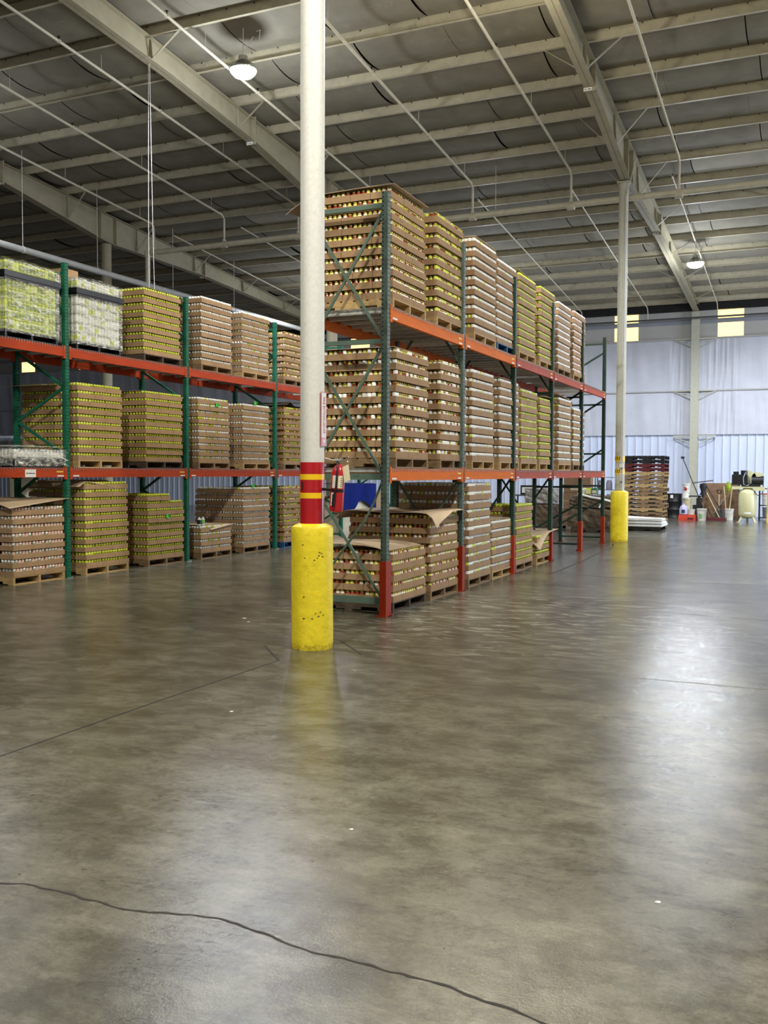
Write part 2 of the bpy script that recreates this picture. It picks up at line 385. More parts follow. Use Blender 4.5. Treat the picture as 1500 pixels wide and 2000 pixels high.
# purlins (Z sections), one per line
for k, y in enumerate(PUR):
    if y < 6.5: continue
    bb = MB(); z = ZT(y)
    x0, x1 = -33, XW1
    bb.box(x0, x1, y-.006, y+.006, 0, PH); bb.box(x0, x1, y-.07, y, 0, .008); bb.box(x0, x1, y, y+.07, PH-.02, PH-.012)
    x = x0+.3+(k % 3)*.2
    while x < x1:
        bb.box(x, x+.015, y-.02, y-.006, PH-.04, PH+.01, 1); x += .61
    o = link('purlin', bb.mesh('purlin', ['purlin', 'gap']), None, (0, 0, z)); o['kind'] = 'structure'
    o.name = 'trim_%d' % (k+4)

# rafters: tapered I beams with stiffeners, splice plates and small white labels
def dep(y):
    pts = [(5, .55), (13.5, .46), (16, .43), (19.1, .50), (23.3, .86), (28.3, .50), (39, .26)]
    for (a, da), (c, dc) in zip(pts[:-1], pts[1:]):
        if a <= y <= c: return da+(dc-da)*(y-a)/(c-a)
    return .5
RX = [3.6, -4.13, -11.95, -19.7, -27.4]
for i, rx in enumerate(RX):
    t = link('rafter', None, None, (rx, 0, 0)); t['kind'] = 'structure'; t.name = 'trim_%d' % (40+i)
    ys = [5, 8, 11, 13.5, 16, 17.5, 19.1, 20.5, 22, 23.3, 24.6, 26.5, 28.3, 32, 36, 38.9]
    bb = MB()
    for y0, y1 in zip(ys[:-1], ys[1:]):
        for (xa, xb, ta, tb) in ((-.006, .006, None, None),):
            bb.add([(-.007, y0, ZT(y0)-dep(y0)), (.007, y0, ZT(y0)-dep(y0)), (.007, y1, ZT(y1)-dep(y1)), (-.007, y1, ZT(y1)-dep(y1)),
                    (-.007, y0, ZT(y0)), (.007, y0, ZT(y0)), (.007, y1, ZT(y1)), (-.007, y1, ZT(y1))], [(0, 3, 2, 1), (4, 5, 6, 7), (0, 1, 5, 4), (1, 2, 6, 5), (2, 3, 7, 6), (3, 0, 4, 7)])
        for side in (0, 1):
            za = lambda y: (ZT(y) if side else ZT(y)-dep(y)+.014)
            bb.add([(-.115, y0, za(y0)-.014), (.115, y0, za(y0)-.014), (.115, y1, za(y1)-.014), (-.115, y1, za(y1)-.014),
                    (-.115, y0, za(y0)), (.115, y0, za(y0)), (.115, y1, za(y1)), (-.115, y1, za(y1))], [(0, 3, 2, 1), (4, 5, 6, 7), (0, 1, 5, 4), (1, 2, 6, 5), (2, 3, 7, 6), (3, 0, 4, 7)])
    struct('rafter_beam', bb, 'steelp', t)
    bb = MB()
    for y in (19.15, 28.35): bb.box(-.12, .12, y-.02, y+.02, ZT(y)-dep(y)-.07, ZT(y)+.05)
    for y in (22.95, 23.65): bb.box(-.11, .11, y-.008, y+.008, ZT(y)-dep(y), ZT(y))
    struct('splice_plate', bb, 'steelp', t)
    bb = MB()
    for y in (19.15, 28.35): bb.box(-.11, .05, y-.028, y-.021, ZT(y)-dep(y)-.065, ZT(y)-dep(y)-.005); 
    for y in (19.15, 28.35):
        for dx in (-.09, -.03, .0): bb.box(dx, dx+.03, y-.030, y-.028, ZT(y)-dep(y)-.045, ZT(y)-dep(y)-.03, 1)
    struct('label', bb, ['label', 'gap'], t)
    bb = MB()
    for k in range(5, 35, 2):
        y = 23.1+1.545*(k-20)
        if y < 12 or y > 38: continue
        sgn = (1, -1) if rx < -10 else (1, -1)
        for s in sgn:
            yo = y if s > 0 else y+.0
            bb.bar((s*.75, yo, ZT(yo)+.02), (s*.06, yo+.05, ZT(yo)-dep(yo)+.03), .05, .012); bb.bar((s*.06, yo+.06, ZT(yo)-dep(yo)+.03), (s*.02, yo+.06, ZT(yo)), .02, .05)
    struct('flange_brace', bb, 'steelp', t)

# wall column + girt brackets
cx = -4.13
t = thing('wall_column', 'grey steel column against the back wall with three rows of triangular brackets', 'column', (cx, YW1-.2, 0))
bb = MB(); bb.box(-.15, .15, -.12, -.105, 0, 7.9); bb.box(-.15, .15, .07, .09, 0, 7.9); bb.box(-.008, .008, -.105, .07, 0, 7.9); part('column_shaft', bb, 'cold', t)
for z in (6.82, 4.83, 3.08):
    bb = MB()
    for s in (-1, 1):
        bb.bar((s*.14, -.05, z+.03), (s*.78, .03, z+.03), .05, .05); bb.bar((s*.14, -.1, z-.26), (s*.76, .0, z+.0), .03, .03); bb.bar((s*.3, -.05, z-.05), (s*.55, .0, z-.08), .02, .02)
    part('bracket', bb, 'cold', t)

# floor joints, isolation diamond and cracks
def ribbon(name, pts, w, m='crack', jit=0, z=.0012):
    bb = MB(); P = []
    for (a, c) in zip(pts[:-1], pts[1:]):
        a, c = Vector((*a, 0)), Vector((*c, 0)); n = max(1, int((c-a).length/.03)) if jit else 1
        for i in range(n):
            p = a.lerp(c, i/n)
            P.append(p)
    P.append(Vector((*pts[-1], 0)))
    L, off = len(P), 0
    vv = []
    for i, p in enumerate(P):
        d = (P[min(i+1, L-1)]-P[max(i-1, 0)]).normalized(); nrm = Vector((-d.y, d.x, 0))
        off = off*.7+(random.random()-.5)*jit; ww = w*(.55+.9*random.random()) if jit else w
        q = p+nrm*off; vv += [(q.x+nrm.x*ww/2, q.y+nrm.y*ww/2, z), (q.x-nrm.x*ww/2, q.y-nrm.y*ww/2, z)]
    bb.add(vv, [(2*i+1, 2*i+3, 2*i+2, 2*i) for i in range(L-1)])
    return struct(name, bb, m)
M['crack'] = mat('dark_joint_filler', '#1d1a16', .8, var=.3, scale=20)
M['joint'] = mat('faint_joint_filler', '#4a453c', .6, var=.3, scale=20)
CR = [(-3.6, 2.75), (-2.926, 2.796), (-2.778, 2.838), (-2.533, 2.825), (-2.361, 2.827), (-2.134, 2.871), (-1.938, 2.916), (-1.776, 2.869), (-1.643, 2.856), (-1.524, 2.843), (-1.441, 2.855), (-1.257, 2.831), (-1.128, 2.83), (-1.054, 2.823), (-.924, 2.796), (-.799, 2.768), (-.675, 2.75), (-.4, 2.70), (0, 2.7)]
ribbon('trim_60', CR, .0105, 'crack', .016)
ribbon('trim_61', [(-4.245, 2), (-4.241, 4.54), (-4.241, 5.66), (-4.21, 7.18)], .013, 'crack')
ribbon('trim_62', [(-4.69, 7.74), (-4.21, 7.18)], .016, 'crack', .004); ribbon('trim_63', [(-4.15, 8.27), (-3.675, 7.742)], .018, 'crack', .004)
ribbon('trim_64', [(-2.1, 7.844), (-1.131, 7.79), (3, 7.79)], .012, 'joint', .003); ribbon('trim_65', [(-3.6, 15.3), (-1.979, 15.06), (4, 15.15)], .02, 'joint', .004)
ribbon('trim_66', [(-2.764, 11.671), (-1.527, 11.64), (-.392, 11.49), (3, 11.4)], .012, 'joint', .006)
ribbon('trim_67', [(-3.83, 15.3), (-3.85, 17.87), (-3.942, 20.0), (-3.979, 21.53), (-4.18, 22.5)], .03, 'crack', .02)
ribbon('trim_68', [(-4.69, 7.74), (-9.5, 7.8)], .006, 'joint')

# ------------------------------------------------------------------ columns with bollards
def column(x, y, ztop, first):
    t = thing('steel_column', 'tall white pipe column in front, red wrap with two yellow bands' if first else 'slim pale pipe column beyond the right rack with conduit up its side', 'column', (x, y, 0))
    bb = MB(); bb.lathe([(.112, 1.1 if first else 1.22), (.112, ztop)], n=40, mi=0); part('shaft', bb, 'colw' if first else 'cold', t, True)
    if first:
        bb = MB(); bb.lathe([(.1135, 1.15), (.1145, 1.17), (.1145, 1.735), (.113, 1.74)], n=40); part('red_wrap', bb, 'redpaint', t, True)
        for z in (1.578, 1.405):
            bb = MB(); bb.lathe([(.1155, z), (.1155, z+.052)], n=40); part('yellow_band', bb, 'tape', t, True)
    else:
        bb = MB(); bb.box(-.14, .14, -.14, .14, ztop-.03, ztop); part('cap_plate', bb, 'cold', t)
        for a in (-1.25, -1.0):
            bb = MB(); bb.tube([(.13*math.cos(a), .13*math.sin(a), 1.25), (.13*math.cos(a), .13*math.sin(a), 8.2), (.16, -.05, 8.6), (.3, -.1, 9.1)] if a > -1.1 else [(.13*math.cos(a), .13*math.sin(a), 1.25), (.13*math.cos(a), .13*math.sin(a), 7.4)], .014, 8); part('conduit', bb, 'pipew', t)
        for z in (1.62, 1.93):
            bb = MB(); bb.lathe([(.1165, z), (.1165, z+.13)], n=28); part('yellow_band', bb, 'tape', t)
            bb = MB()
            for k in range(5):
                a = -PI*.95+k*.42
                bb.add([(.118*math.cos(a), .118*math.sin(a), z+.03), (.118*math.cos(a+.2), .118*math.sin(a+.2), z+.03), (.118*math.cos(a+.36), .118*math.sin(a+.36), z+.12), (.118*math.cos(a+.16), .118*math.sin(a+.16), z+.12)], [(0, 1, 2, 3)])
            part('hazard_stripe', bb, 'black', t)
        for zz, mm in ((1.78, 'label'), (1.45, 'pipew')):
            bb = MB(); bb.box(.02, .1, -.17, -.10, zz, zz+(.09 if mm == 'label' else .16)); part('junction_box', bb, mm, t)
    r = .196 if first else .21; H = 1.13 if first else 1.19
    t2 = thing('bollard', 'fat yellow concrete bollard around the near white column, chipped at its foot' if first else 'yellow concrete bollard around the far column', 'bollard', (x, y, 0))
    bb = MB(); n = 44; o = 0
    zs = [0, .02, .05, .1, .2, .4, .6, .8, 1.0, H-.006, H+.012, H+.04]; prof = []
    rn = random.Random(4 if first else 9); vv = []; ph = [rn.random()*7 for _ in range(6)]
    for i, z in enumerate(zs):
        for j in range(n):
            a = 2*PI*j/n
            rr = r*(1+.006*math.sin(3*a+z*5)+.004*math.sin(7*a-z*9))
            if z < .06: rr *= 1-.05*abs(math.sin(5*a+ph[0])+.6*math.sin(11*a+ph[1])+.4*math.sin(17*a))*(1-z/.06)
            if z == H-.006: rr = r*1.0
            if z == H+.012: rr = r*.965
            if i == len(zs)-1: rr = .13
            vv.append((rr*math.cos(a), rr*math.sin(a), z+(.008*math.sin(9*a+ph[2]) if 0 < z < .11 else 0)))
    fs = [(i*n+j, i*n+(j+1) % n, (i+1)*n+(j+1) % n, (i+1)*n+j) for i in range(len(zs)-1) for j in range(n)]
    bb.add(vv, fs); bb.add(vv[-n:], [tuple(range(n))]); bb.m = [1 if (k < 2*n) else 0 for k in range(len(bb.m))]
    ob = link('bollard_body', bb.mesh('bollard_body', ['yel', 'yelrough'], True), t2)
    # chips and dents
    if first:
        bb = MB()
        for (a, z, s_) in [(-1.25, .86, .007), (-1.18, .88, .009), (-1.05, .9, .008), (-1.15, .91, .008), (-1.0, .87, .009), (-1.4, .84, .008), (-1.35, .35, .006), (-1.9, .5, .008), (-.95, .33, .007), (-1.95, .98, .008), (-1.9, .3, .010), (-1.5, .3, .008), (-1.1, .36, .007), (-1.2, .32, .008), (-1.7, .7, .004), (-1.85, .86, .007)]:
            a += .42
            bb.add([((r+.002)*math.cos(a+dx*s_*5*k1), (r+.002)*math.sin(a+dx*s_*5*k1), z+dz*s_*.8) for dx, dz, k1 in ((-1, -.3, 1.2), (0, -1, .5), (1, .2, 1.4), (.3, 1, .7), (-.6, .7, .9))], [(0, 1, 2, 3, 4)])
        part('paint_chips', bb, 'wood_dark', t2)
    return t
column(-4.245, 7.86, 10.75, True)
column(-4.18, 23.32, 8.57, False)
bb = MB(); bb.lathe([(.15, 0), (.15, 8.55)], n=24); solid('steel_column', bb, 'steelp', 'grey pipe column beyond the left rack, under the far-left rafter', 'column', (-19.7, 23.3, 0), smooth=True)
bb = MB(); bb.lathe([(.15, 0), (.15, 8.55)], n=24); solid('steel_column', bb, 'steelp', 'grey pipe column standing behind the left rack, second rafter from left', 'column', (-11.98, 23.3, 0), smooth=True)

# number painted on the wrap, fire sign
def text_mesh(s, size, ext=.001):
    cu = bpy.data.curves.new('t', 'FONT'); cu.body = s; cu.size = size; cu.align_x = 'CENTER'; cu.align_y = 'CENTER'; cu.extrude = ext
    o = bpy.data.objects.new('t', cu); COL.objects.link(o); dg = bpy.context.evaluated_depsgraph_get()
    me = bpy.data.meshes.new_from_object(o.evaluated_get(dg)); bpy.data.objects.remove(o); return me
me = text_mesh('3', .11); 
cp = [o for o in COL.objects if o.name.startswith('steel_column') and o.type == 'EMPTY'][0]
vdir = math.atan2(-7.86, 4.245)         # towards the camera
for v in me.vertices:                   # wrap the figure round the pipe
    a = vdir-.99+v.co.x/.1155; v.co = (.1158*math.cos(a), .1158*math.sin(a), 1.515+v.co.y) if v.co.z >= 0 else (.1150*math.cos(a), .1150*math.sin(a), 1.515+v.co.y)
me.materials.append(M['black']); link('painted_number', me, cp)
a = vdir+1.06; nx, ny = math.cos(a), math.sin(a)
t = thing('fire_sign', 'narrow vertical red and white fire extinguisher sign on the near column', 'sign', (-4.245+nx*.118, 7.86+ny*.118, 2.14), a+PI/2)
bb = MB(); bb.box(-.05, .05, -.004, .0, -.25, .25, 0); bb.box(-.042, .042, -.0045, -.004, -.242, .242, 1); bb.box(-.05, .05, -.0052, -.0045, -.25, -.17, 0); part('sign_plate', bb, ['ext', 'label'], t)
me = text_mesh('FIRE EXTINGUISHER', .058)
for v in me.vertices: x, y, z = v.co; v.co = (y, -.006-z, .06-x*.62 if False else .035-x*.66)
me.materials.append(M['ext']); link('lettering', me, t)
bb = MB(); bb.add([(-.03, -.006, -.19), (.03, -.006, -.19), (0, -.006, -.235)], [(0, 1, 2)]); part('arrow', bb, 'label', t)

# fire extinguisher hanging right of the column
ex, ey = -3.985, 7.84
t = thing('fire_extinguisher', 'red fire extinguisher strapped to the near column, paper tag on its neck', 'fire extinguisher', (ex, ey, 1.28)); t.rotation_euler = (0, math.radians(4), 0)
bb = MB(); bb.lathe([(.03, 0), (.058, .008), (.064, .03), (.064, .36), (.058, .395), (.036, .425), (.02, .44), (.02, .455)], n=28); part('cylinder', bb, 'ext', t, True)
bb = MB(); bb.lathe([(.02, .45), (.024, .455), (.024, .48), (.012, .485), (.012, .50)], n=12); bb.box(-.01, .085, -.01, .01, .47, .48); bb.bar((0, 0, .5), (.09, 0, .515), .016, .006); bb.tube([(-.02, -.02, .47), (-.045, -.03, .50), (-.02, -.04, .53), (.01, -.02, .5)], .003, 6); part('valve_head', bb, 'chrome', t, True)
bb = MB(); bb.tube([(-.01, -.02, .47), (.012, -.055, .43), (.02, -.071, .36), (.018, -.073, .2), (.008, -.076, .17)], .009, 8); bb.tube([(.008, -.08, .17), (.004, -.08, .05)], [.016, .013], 10); part('hose', bb, 'black', t, True)
bb = MB(); bb.lathe([(.0665, .19), (.0665, .215)], n=28); bb.bar((-.06, .01, .2), (-.16, .015, .2), .02, .025); part('strap', bb, 'black', t)
for nm, a0, a1, z0, z1, mm in (('label_left', -2.0, -1.4, .225, .34, 'label'), ('label_right', -1.12, -.40, .225, .34, 'cream_label'), ('label_low', -2.1, -1.5, .06, .18, 'label')):
    bb = MB(); bb.grid(lambda u, v: (.0648*math.cos(a0+(a1-a0)*u), .0648*math.sin(a0+(a1-a0)*u), z0+(z1-z0)*v), 6, 1, 0)
    if mm == 'label' and z0 < .1: bb.add([(.0655*math.cos(-1.8+.13*math.cos(q)), .0655*math.sin(-1.8+.13*math.cos(q)), .085+.012*math.sin(q)) for q in [k*PI/4 for k in range(8)]], [tuple(range(8))], 1)
    if nm == 'label_right':
        for k in range(5): bb.grid(lambda u, v: (.0652*math.cos(-.72+.22*u), .0652*math.sin(-.72+.22*u), .24+k*.018+.007*v), 2, 1, 1)
    part('label', bb, [mm, 'dgreen' if z0 < .1 else 'ink'], t)
bb = MB(); bb.grid(lambda u, v: (.05+.05*u+.03*v, -.03+.02*u, .42-.14*v+.03*u), 2, 3, 0, .001); part('paper_tag', bb, 'paper', t)
bb = MB(); bb.tube([(-.02, 0, .49), (-.06, .01, .475), (-.1, .02, .48), (-.16, .02, .49)], .006, 6); part('wire_tie', bb, 'cordm', t)

# ------------------------------------------------------------------ sprinkler pipes
def pipe(name, pts, r, label, m='pipe', heads=(), group=None, n=10):
    t = thing(name, label, 'pipe', pts[0], 0, group); o0 = Vector(pts[0])
    bb = MB(); bb.tube([Vector(p)-o0 for p in pts], r, n); part('pipe_run', bb, m, t, True)
    if heads:
        for h in heads:
            bb = MB(); h = Vector(h)-o0; bb.tube([h+Vector((0, 0, -.02)), h+Vector((0, 0, .02))], r*1.55, 8)
            part('fitting', bb, m, t)
            bb = MB(); bb.tube([h+Vector((0, 0, .02)), h+Vector((0, 0, .09))], .011, 6); bb.box(h.x-.025, h.x+.025, h.y-.025, h.y+.025, h.z+.085, h.z+.092)
            part('sprinkler_head', bb, 'black', t)
    return t
bx = [-18.27, -15.75, -13.28, -10.76, -8.12, -5.55, -2.97, -.4, 2.2]
nm = ['leftmost', 'second from left', 'third from left', 'fourth from left, by the left lamp', 'fifth from left, right of the white column', 'sixth from left, left of the right rafter', 'seventh from left, crossing the right rafter bay', 'eighth from left', 'ninth from left']
zb = lambda y: ZT(y)-.3
for i, x in enumerate(bx):
    pts = [(x, 6.0, zb(6)), (x, 23.62, zb(23.62)), (x, 23.75, zb(23.75)-.1), (x, 23.75, 8.36)]
    pipe('sprinkler_branch_pipe', pts, .031, 'thin near sprinkler branch pipe under the roof, %s' % nm[i], heads=[(x, y, zb(y)) for y in (8.3, 11.35, 14.4, 17.5, 20.6)], group='near sprinkler branch pipes')
    pts = [(x-.35, 25.2, zb(25.2)+.16), (x-.35, 38.3, zb(38.3)+.16), (x-.35, 38.45, zb(38.45)), (x-.35, 38.45, 7.62)]
    pipe('sprinkler_branch_pipe', pts, .02, 'thin far sprinkler branch pipe running to the back wall, %s' % nm[i].split(',')[0], heads=[(x-.35, y, zb(y)+.16) for y in (25.3, 29, 33, 36.5)], group='far sprinkler branch pipes')
pipe('sprinkler_main_pipe', [(-18.5, 23.75, 8.27), (XW1, 23.75, 8.36)], .08, 'thick horizontal pipe under the roof feeding the near sprinkler branches', heads=[], n=14)
t = [o for o in COL.objects if o.name == 'sprinkler_main_pipe'][0]
for x in bx:
    bb = MB(); bb.tube([(x+18.5-.09, 0, 0), (x+18.5+.09, 0, 0)], .095, 12); bb.tube([(x+18.5, 0, 0), (x+18.5, 0, .15)], .05, 10); part('tee_fitting', bb, 'pipe', t, True)
pipe('sprinkler_main_pipe', [(-26, 38.45, 7.62), (XW1, 38.45, 7.62)], .035, 'dark horizontal pipe close along the back wall below the eave', 'greydark', n=10)
t = thing('water_supply_pipe', 'fat grey pipe running high behind the left rack with a riser to the roof main', 'pipe', (-18.5, 0, 7.3))
bb = MB(); bb.tube([(0, 12, 0), (0, 33.5, 0)], .085, 16); part('pipe_run', bb, 'pipew', t, True)
bb = MB(); bb.tube([(0, 23.75, .02), (0, 23.75, .97)], .075, 14); bb.tube([(0, 23.75, .85), (0, 23.75, 1.03)], .1, 14); part('riser', bb, 'pipe', t, True)
for y in (18.7, 21.5, 25.0, 28.5):
    bb = MB(); bb.tube([(0, y, .1), (0, y, ZT(y)-7.3)], .008, 6); bb.tube([(0, y-.015, 0), (0, y+.015, 0)], .095, 14); part('hanger_rod', bb, 'cordm', t)
rods = [(-15.0, 20.0), (-13.6, 24.5), (-6.0, 24.65), (-12.9, 24.65), (-9.3, 23.2), (-8.6, 21.5), (-6.5, 21.5), (-14.9, 23.2)]
for i, (x, y) in enumerate(rods):
    pass
# hanger rods of the near branches
for x in bx[:7]:
    t = [o for o in COL.objects if o.name.startswith('sprinkler_branch_pipe') and abs(o.location.x-x) < .01][0]
    for y in (15.6, 20.0, 23.1):
        bb = MB(); bb.tube([(0, y-6, zb(y)-zb(6)), (0, y-6, ZT(y)-zb(6)+.02)], .006, 5); part('hanger_rod', bb, 'pipe', t)
bb = MB(); bb.tube([(0, 0, 0), (0, 0, -1.38)], .009, 5); solid('hanger_rod', bb, 'pipe', 'thin vertical rod from roof to the main pipe, between rack and right rafter', 'rod', (-7.5, 23.75, 9.6+.0))
# pull cord pair
t = thing('hanging_cord', 'pair of thin white cords hanging from the roof behind the left rack', 'cord', (-12.0, 15.5, 0))
for d in (-.05, .05):
    bb = MB(); bb.tube([(d*.2, -.02, 10.15), (d*.3, -.02, 9.55), (d, 0, 6.5), (d*1.4, .03, 4.9)], .0055, 6); part('cord', bb, 'cordm', t)

# ------------------------------------------------------------------ high-bay lamps
M['lens'] = glow('lamp_lens', '#f2f5ff', 60)
M['lensw'] = glow('lamp_lens_warm', '#fff3d2', 40)
for i, (x, y, z, e, colr, lab) in enumerate(HIGH_BAYS):
    t = thing('high_bay_lamp', lab, 'lamp', (x, y, z))
    bb = MB(); bb.lathe([(.27, 0), (.275, .02), (.23, .10), (.10, .19), (.09, .27), (.03, .30)], n=28); part('housing', bb, 'chrome', t, True)
    bb = MB(); bb.lathe([(.08, -.13), (.18, -.10), (.245, -.03), (.25, .0)], n=28); part('lens', bb, 'lens' if colr == COOL else 'lensw', t, True)
    bb = MB(); bb.tube([(0, 0, .28), (0, 0, ZT(y)+PH-z)], .008, 6); part('hanger', bb, 'cordm', t)
    bb = MB(); bb.tube([(.06, 0, .25), (.10, -.02, .42), (.22, 0, .60), (.34, .02, .52), (.38, 0, .70), (.3, 0, ZT(y)-z)], .009, 6); part('cable', bb, 'cordm', t)
    l = bpy.data.lights.new('high_bay_light', 'SPOT'); l.energy = e*2.6; l.color = colr; l.shadow_soft_size = .2; l.spot_size = math.radians(170); l.spot_blend = .4
    o = bpy.data.objects.new('high_bay_light', l); COL.objects.link(o); o.location = (x, y, z-.16)
    l = bpy.data.lights.new('added_uplight', 'POINT'); l.energy = e*.29; l.color = colr; l.shadow_soft_size = .2  # unseen point light added below each lamp to brighten the roof
    o = bpy.data.objects.new('added_uplight', l); COL.objects.link(o); o.location = (x, y, z-.9)

# ------------------------------------------------------------------ pallet racks
ZU, ZUb, ZL, ZLb = 3.534, 3.389, 1.693, 1.553
XR, XL, DEP = -4.39, -10.37, 1.07
YR = [9.91, 12.50, 15.03, 17.53, 20.08, 22.49]; YL = [8.2, 11.32, 14.40, 17.56, 20.7, 23.8]
def rack(side, X, YS, label):
    t = thing('pallet_rack', label, 'rack', (X, YS[0], 0)); y00 = YS[0]
    for k, y in enumerate(YS):
        fr = part('upright_frame', MB(), 'green_d', t); right = side == 'R'
        mm = 'postL' if not right else ('postR' if k < 2 else 'postD'); bm = 'green' if not right else ('green_g' if k < 2 else 'green_d')
        fr.location = (0, y-y00, 0)
        for s, xx in ((0, -.0385), (1, -DEP+.0385)):
            bb = MB(); bb.box(-.038, .038, -.038, .038, .005, 4.81); bb.v = [(a*.97 if abs(a) > .03 else a, b_, c) for a, b_, c in bb.v]
            o = part('post', bb, mm, fr); o.location = (xx, .038, 0)
            bb = MB(); bb.box(-.07, .07, -.06, .06, 0, .008); bb.tube([(.05, .045, .008), (.05, .045, .03)], .012, 6); bb.tube([(-.05, -.045, .008), (-.05, -.045, .03)], .012, 6)
            o = part('foot_plate', bb, 'galv' if not right else 'guard', fr); o.location = (xx, .038, 0)
            if right and s == 0:
                bb = MB(); w_ = .075 if k in (0, 4) else .05
                bb.box(-.03, .052, -w_, w_, 0, .63 if k != 3 else .55); bb.box(-.06, .07, -w_-.03, w_+.03, 0, .012)
                o = part('post_guard', bb, 'guard', fr); o.location = (xx, .03, 0)
        xa, xb, yc = -.06, -DEP+.06, .03
        if right and k <= 3:
            zz = [4.66, 3.14, 1.60, .17]
            for z in zz:
                bb = MB(); bb.bar((xa, yc, z), (xb, yc, z), .045, .05 if z > 2 else .075); part('horizontal_strut', bb, bm, fr)
            for z0, z1 in zip(zz[:-1], zz[1:]):
                bb = MB(); bb.bar((xb+.02, yc-.01, z0-.06), (xa-.02, yc-.01, z1+.05), .018, .032); part('diagonal_brace', bb, bm, fr)
                bb = MB()
                if k == 0 and z1 < 1: bb.tube([(xa-.01, yc+.012, z0-.04), (-.17, yc-.01, 1.3), (-.28, yc-.03, 1.08), (-.42, yc-.02, .92), (xb+.03, yc+.012, z1+.05)], .014, 8)
                else: bb.bar((xa-.02, yc+.012, z0-.06), (xb+.02, yc+.012, z1+.05), .018, .032)
                part('diagonal_brace', bb, bm, fr)
        else:
            nodes = [4.6, 4.1, 3.5, 2.93, 2.42, 1.9, 1.3, .75, .2] if not right else [4.45, 3.9, 3.35, 2.75, 2.2, 1.55, 1.0, .45, .2]
            for z in (4.66, .14)+((3.25, 2.1, 1.35) if right else ()):
                bb = MB(); bb.bar((xa, yc, z), (xb, yc, z), .035, .04); part('horizontal_strut', bb, bm, fr)
            for j, (z0, z1) in enumerate(zip(nodes[:-1], nodes[1:])):
                if right and j % 2: continue
                p, q = ((xa, xb) if j % 2 == 0 else (xb, xa))
                if not right: p, q = q, p
                if not right: p, q = ((xa, xb) if j % 2 == 1 else (xb, xa))
                if right: p, q = xa, xb
                bb = MB(); bb.bar((p, yc, z0), (q, yc, z1), .035, .04); part('diagonal_brace', bb, bm, fr)
    for k, (y0, y1) in enumerate(zip(YS[:-1], YS[1:])):
        a, c = y0-y00+.078, y1-y00
        for lev, (zt, zb_) in enumerate(((ZU, ZUb), (ZL, ZLb))):
            m = 'redor' if side == 'L' else ('orange' if k < 2 else 'salmon')
            for front in (1, 0):
                bb = MB(); xo = 0 if front else -DEP+.045
                bb.box(xo-.045, xo+.002, a, c, zb_, zt-.028); bb.box(xo-.045 if front else xo-.02, xo-.012, a, c, zt-.028, zt)
                o = part('load_beam', bb, m, t)
                for yy in (a-.005, c-.045):
                    bb = MB(); bb.box(xo-.05, xo+.007, yy, yy+.05, zb_-.03, zt+.02); 
                    for q in range(3): bb.box(xo+.007, xo+.011, yy+.02, yy+.03, zb_+.01+q*.05, zb_+.02+q*.05)
                    part('beam_bracket', bb, m, o)
                if not front: continue
                if side == 'R' or lev == 1:
                    bb = MB(); bb.box(.004, .0065, a+.06, a+.19, zb_+.012, zb_+.032); bb.box(.004, .0065, c-.2, c-.07, zb_+.012, zb_+.032); part('white_sticker', bb, 'label', o)
                    bb = MB(); bb.box(.004, .0065, c-.22, c-.08, zb_+.075, zb_+.095); part('yellow_sticker', bb, 'ylabel', o)
                if side == 'L' and k == 0 and lev == 1:
                    bb = MB(); bb.box(.004, .007, 10.47-y00, 10.68-y00, zb_+.005, zb_+.12); q = part('white_sign', bb, 'label', o)
                    bb = MB(); 
                    for j in range(8): bb.box(.007, .0075, 10.495-y00+j*.021, 10.51-y00+j*.021, zb_+.05, zb_+.068+(.006 if j in (0, 3) else 0))
                    part('dark_lettering', bb, 'ink', o)
    return t
rack('R', XR, YR, 'orange-beamed pallet rack with grey-green posts, in the centre of the hall')
rack('L', XL, YL, 'red-beamed pallet rack with bright green posts, on the left')

def deck_mesh(wd):
    bb = MB(); n = int(wd/.051)
    for i in range(n+1):
        y = .015+i*(wd-.03)/n
        bb.box(-DEP+.03, .012, y-.0028, y+.0028, 0, .006); bb.box(.006, .012, y-.0028, y+.0028, -.035, .003)
    for j in range(10):
        x = -DEP+.05+j*.11; bb.box(x, x+.005, 0, wd, -.005, 0)
    return bb.mesh('wire_grid', ['galv'])
def chan_mesh():
    bb = MB(); bb.box(-DEP+.05, -.05, -.02, .02, -.045, -.006); return bb.mesh('support_channel', ['wsup'])
chm = chan_mesh(); dcache = {}
for side, X, YS in (('right', XR, YR), ('left', XL, YL)):
    for lev, z in (('upper', ZU), ('lower', ZL)):
        for k in range(5):
            y0, y1 = YS[k]+.085, YS[k+1]-.01; wd = (y1-y0)/2-.01
            for h in (0, 1):
                key = round(wd, 2); 
                if key not in dcache: dcache[key] = deck_mesh(wd)
                t = thing('wire_deck', 'wire mesh deck, %s half of %s bay, %s level of the %s rack' % (('near', 'far')[h], ordw(k+1), lev, side), 'wire deck', (X, y0+h*(wd+.02), z+.001), 0)
                link('wire_grid', dcache[key], t)
                for q in (.12, .37, .63, .88): link('support_channel', chm, t, (0, wd*q, 0))

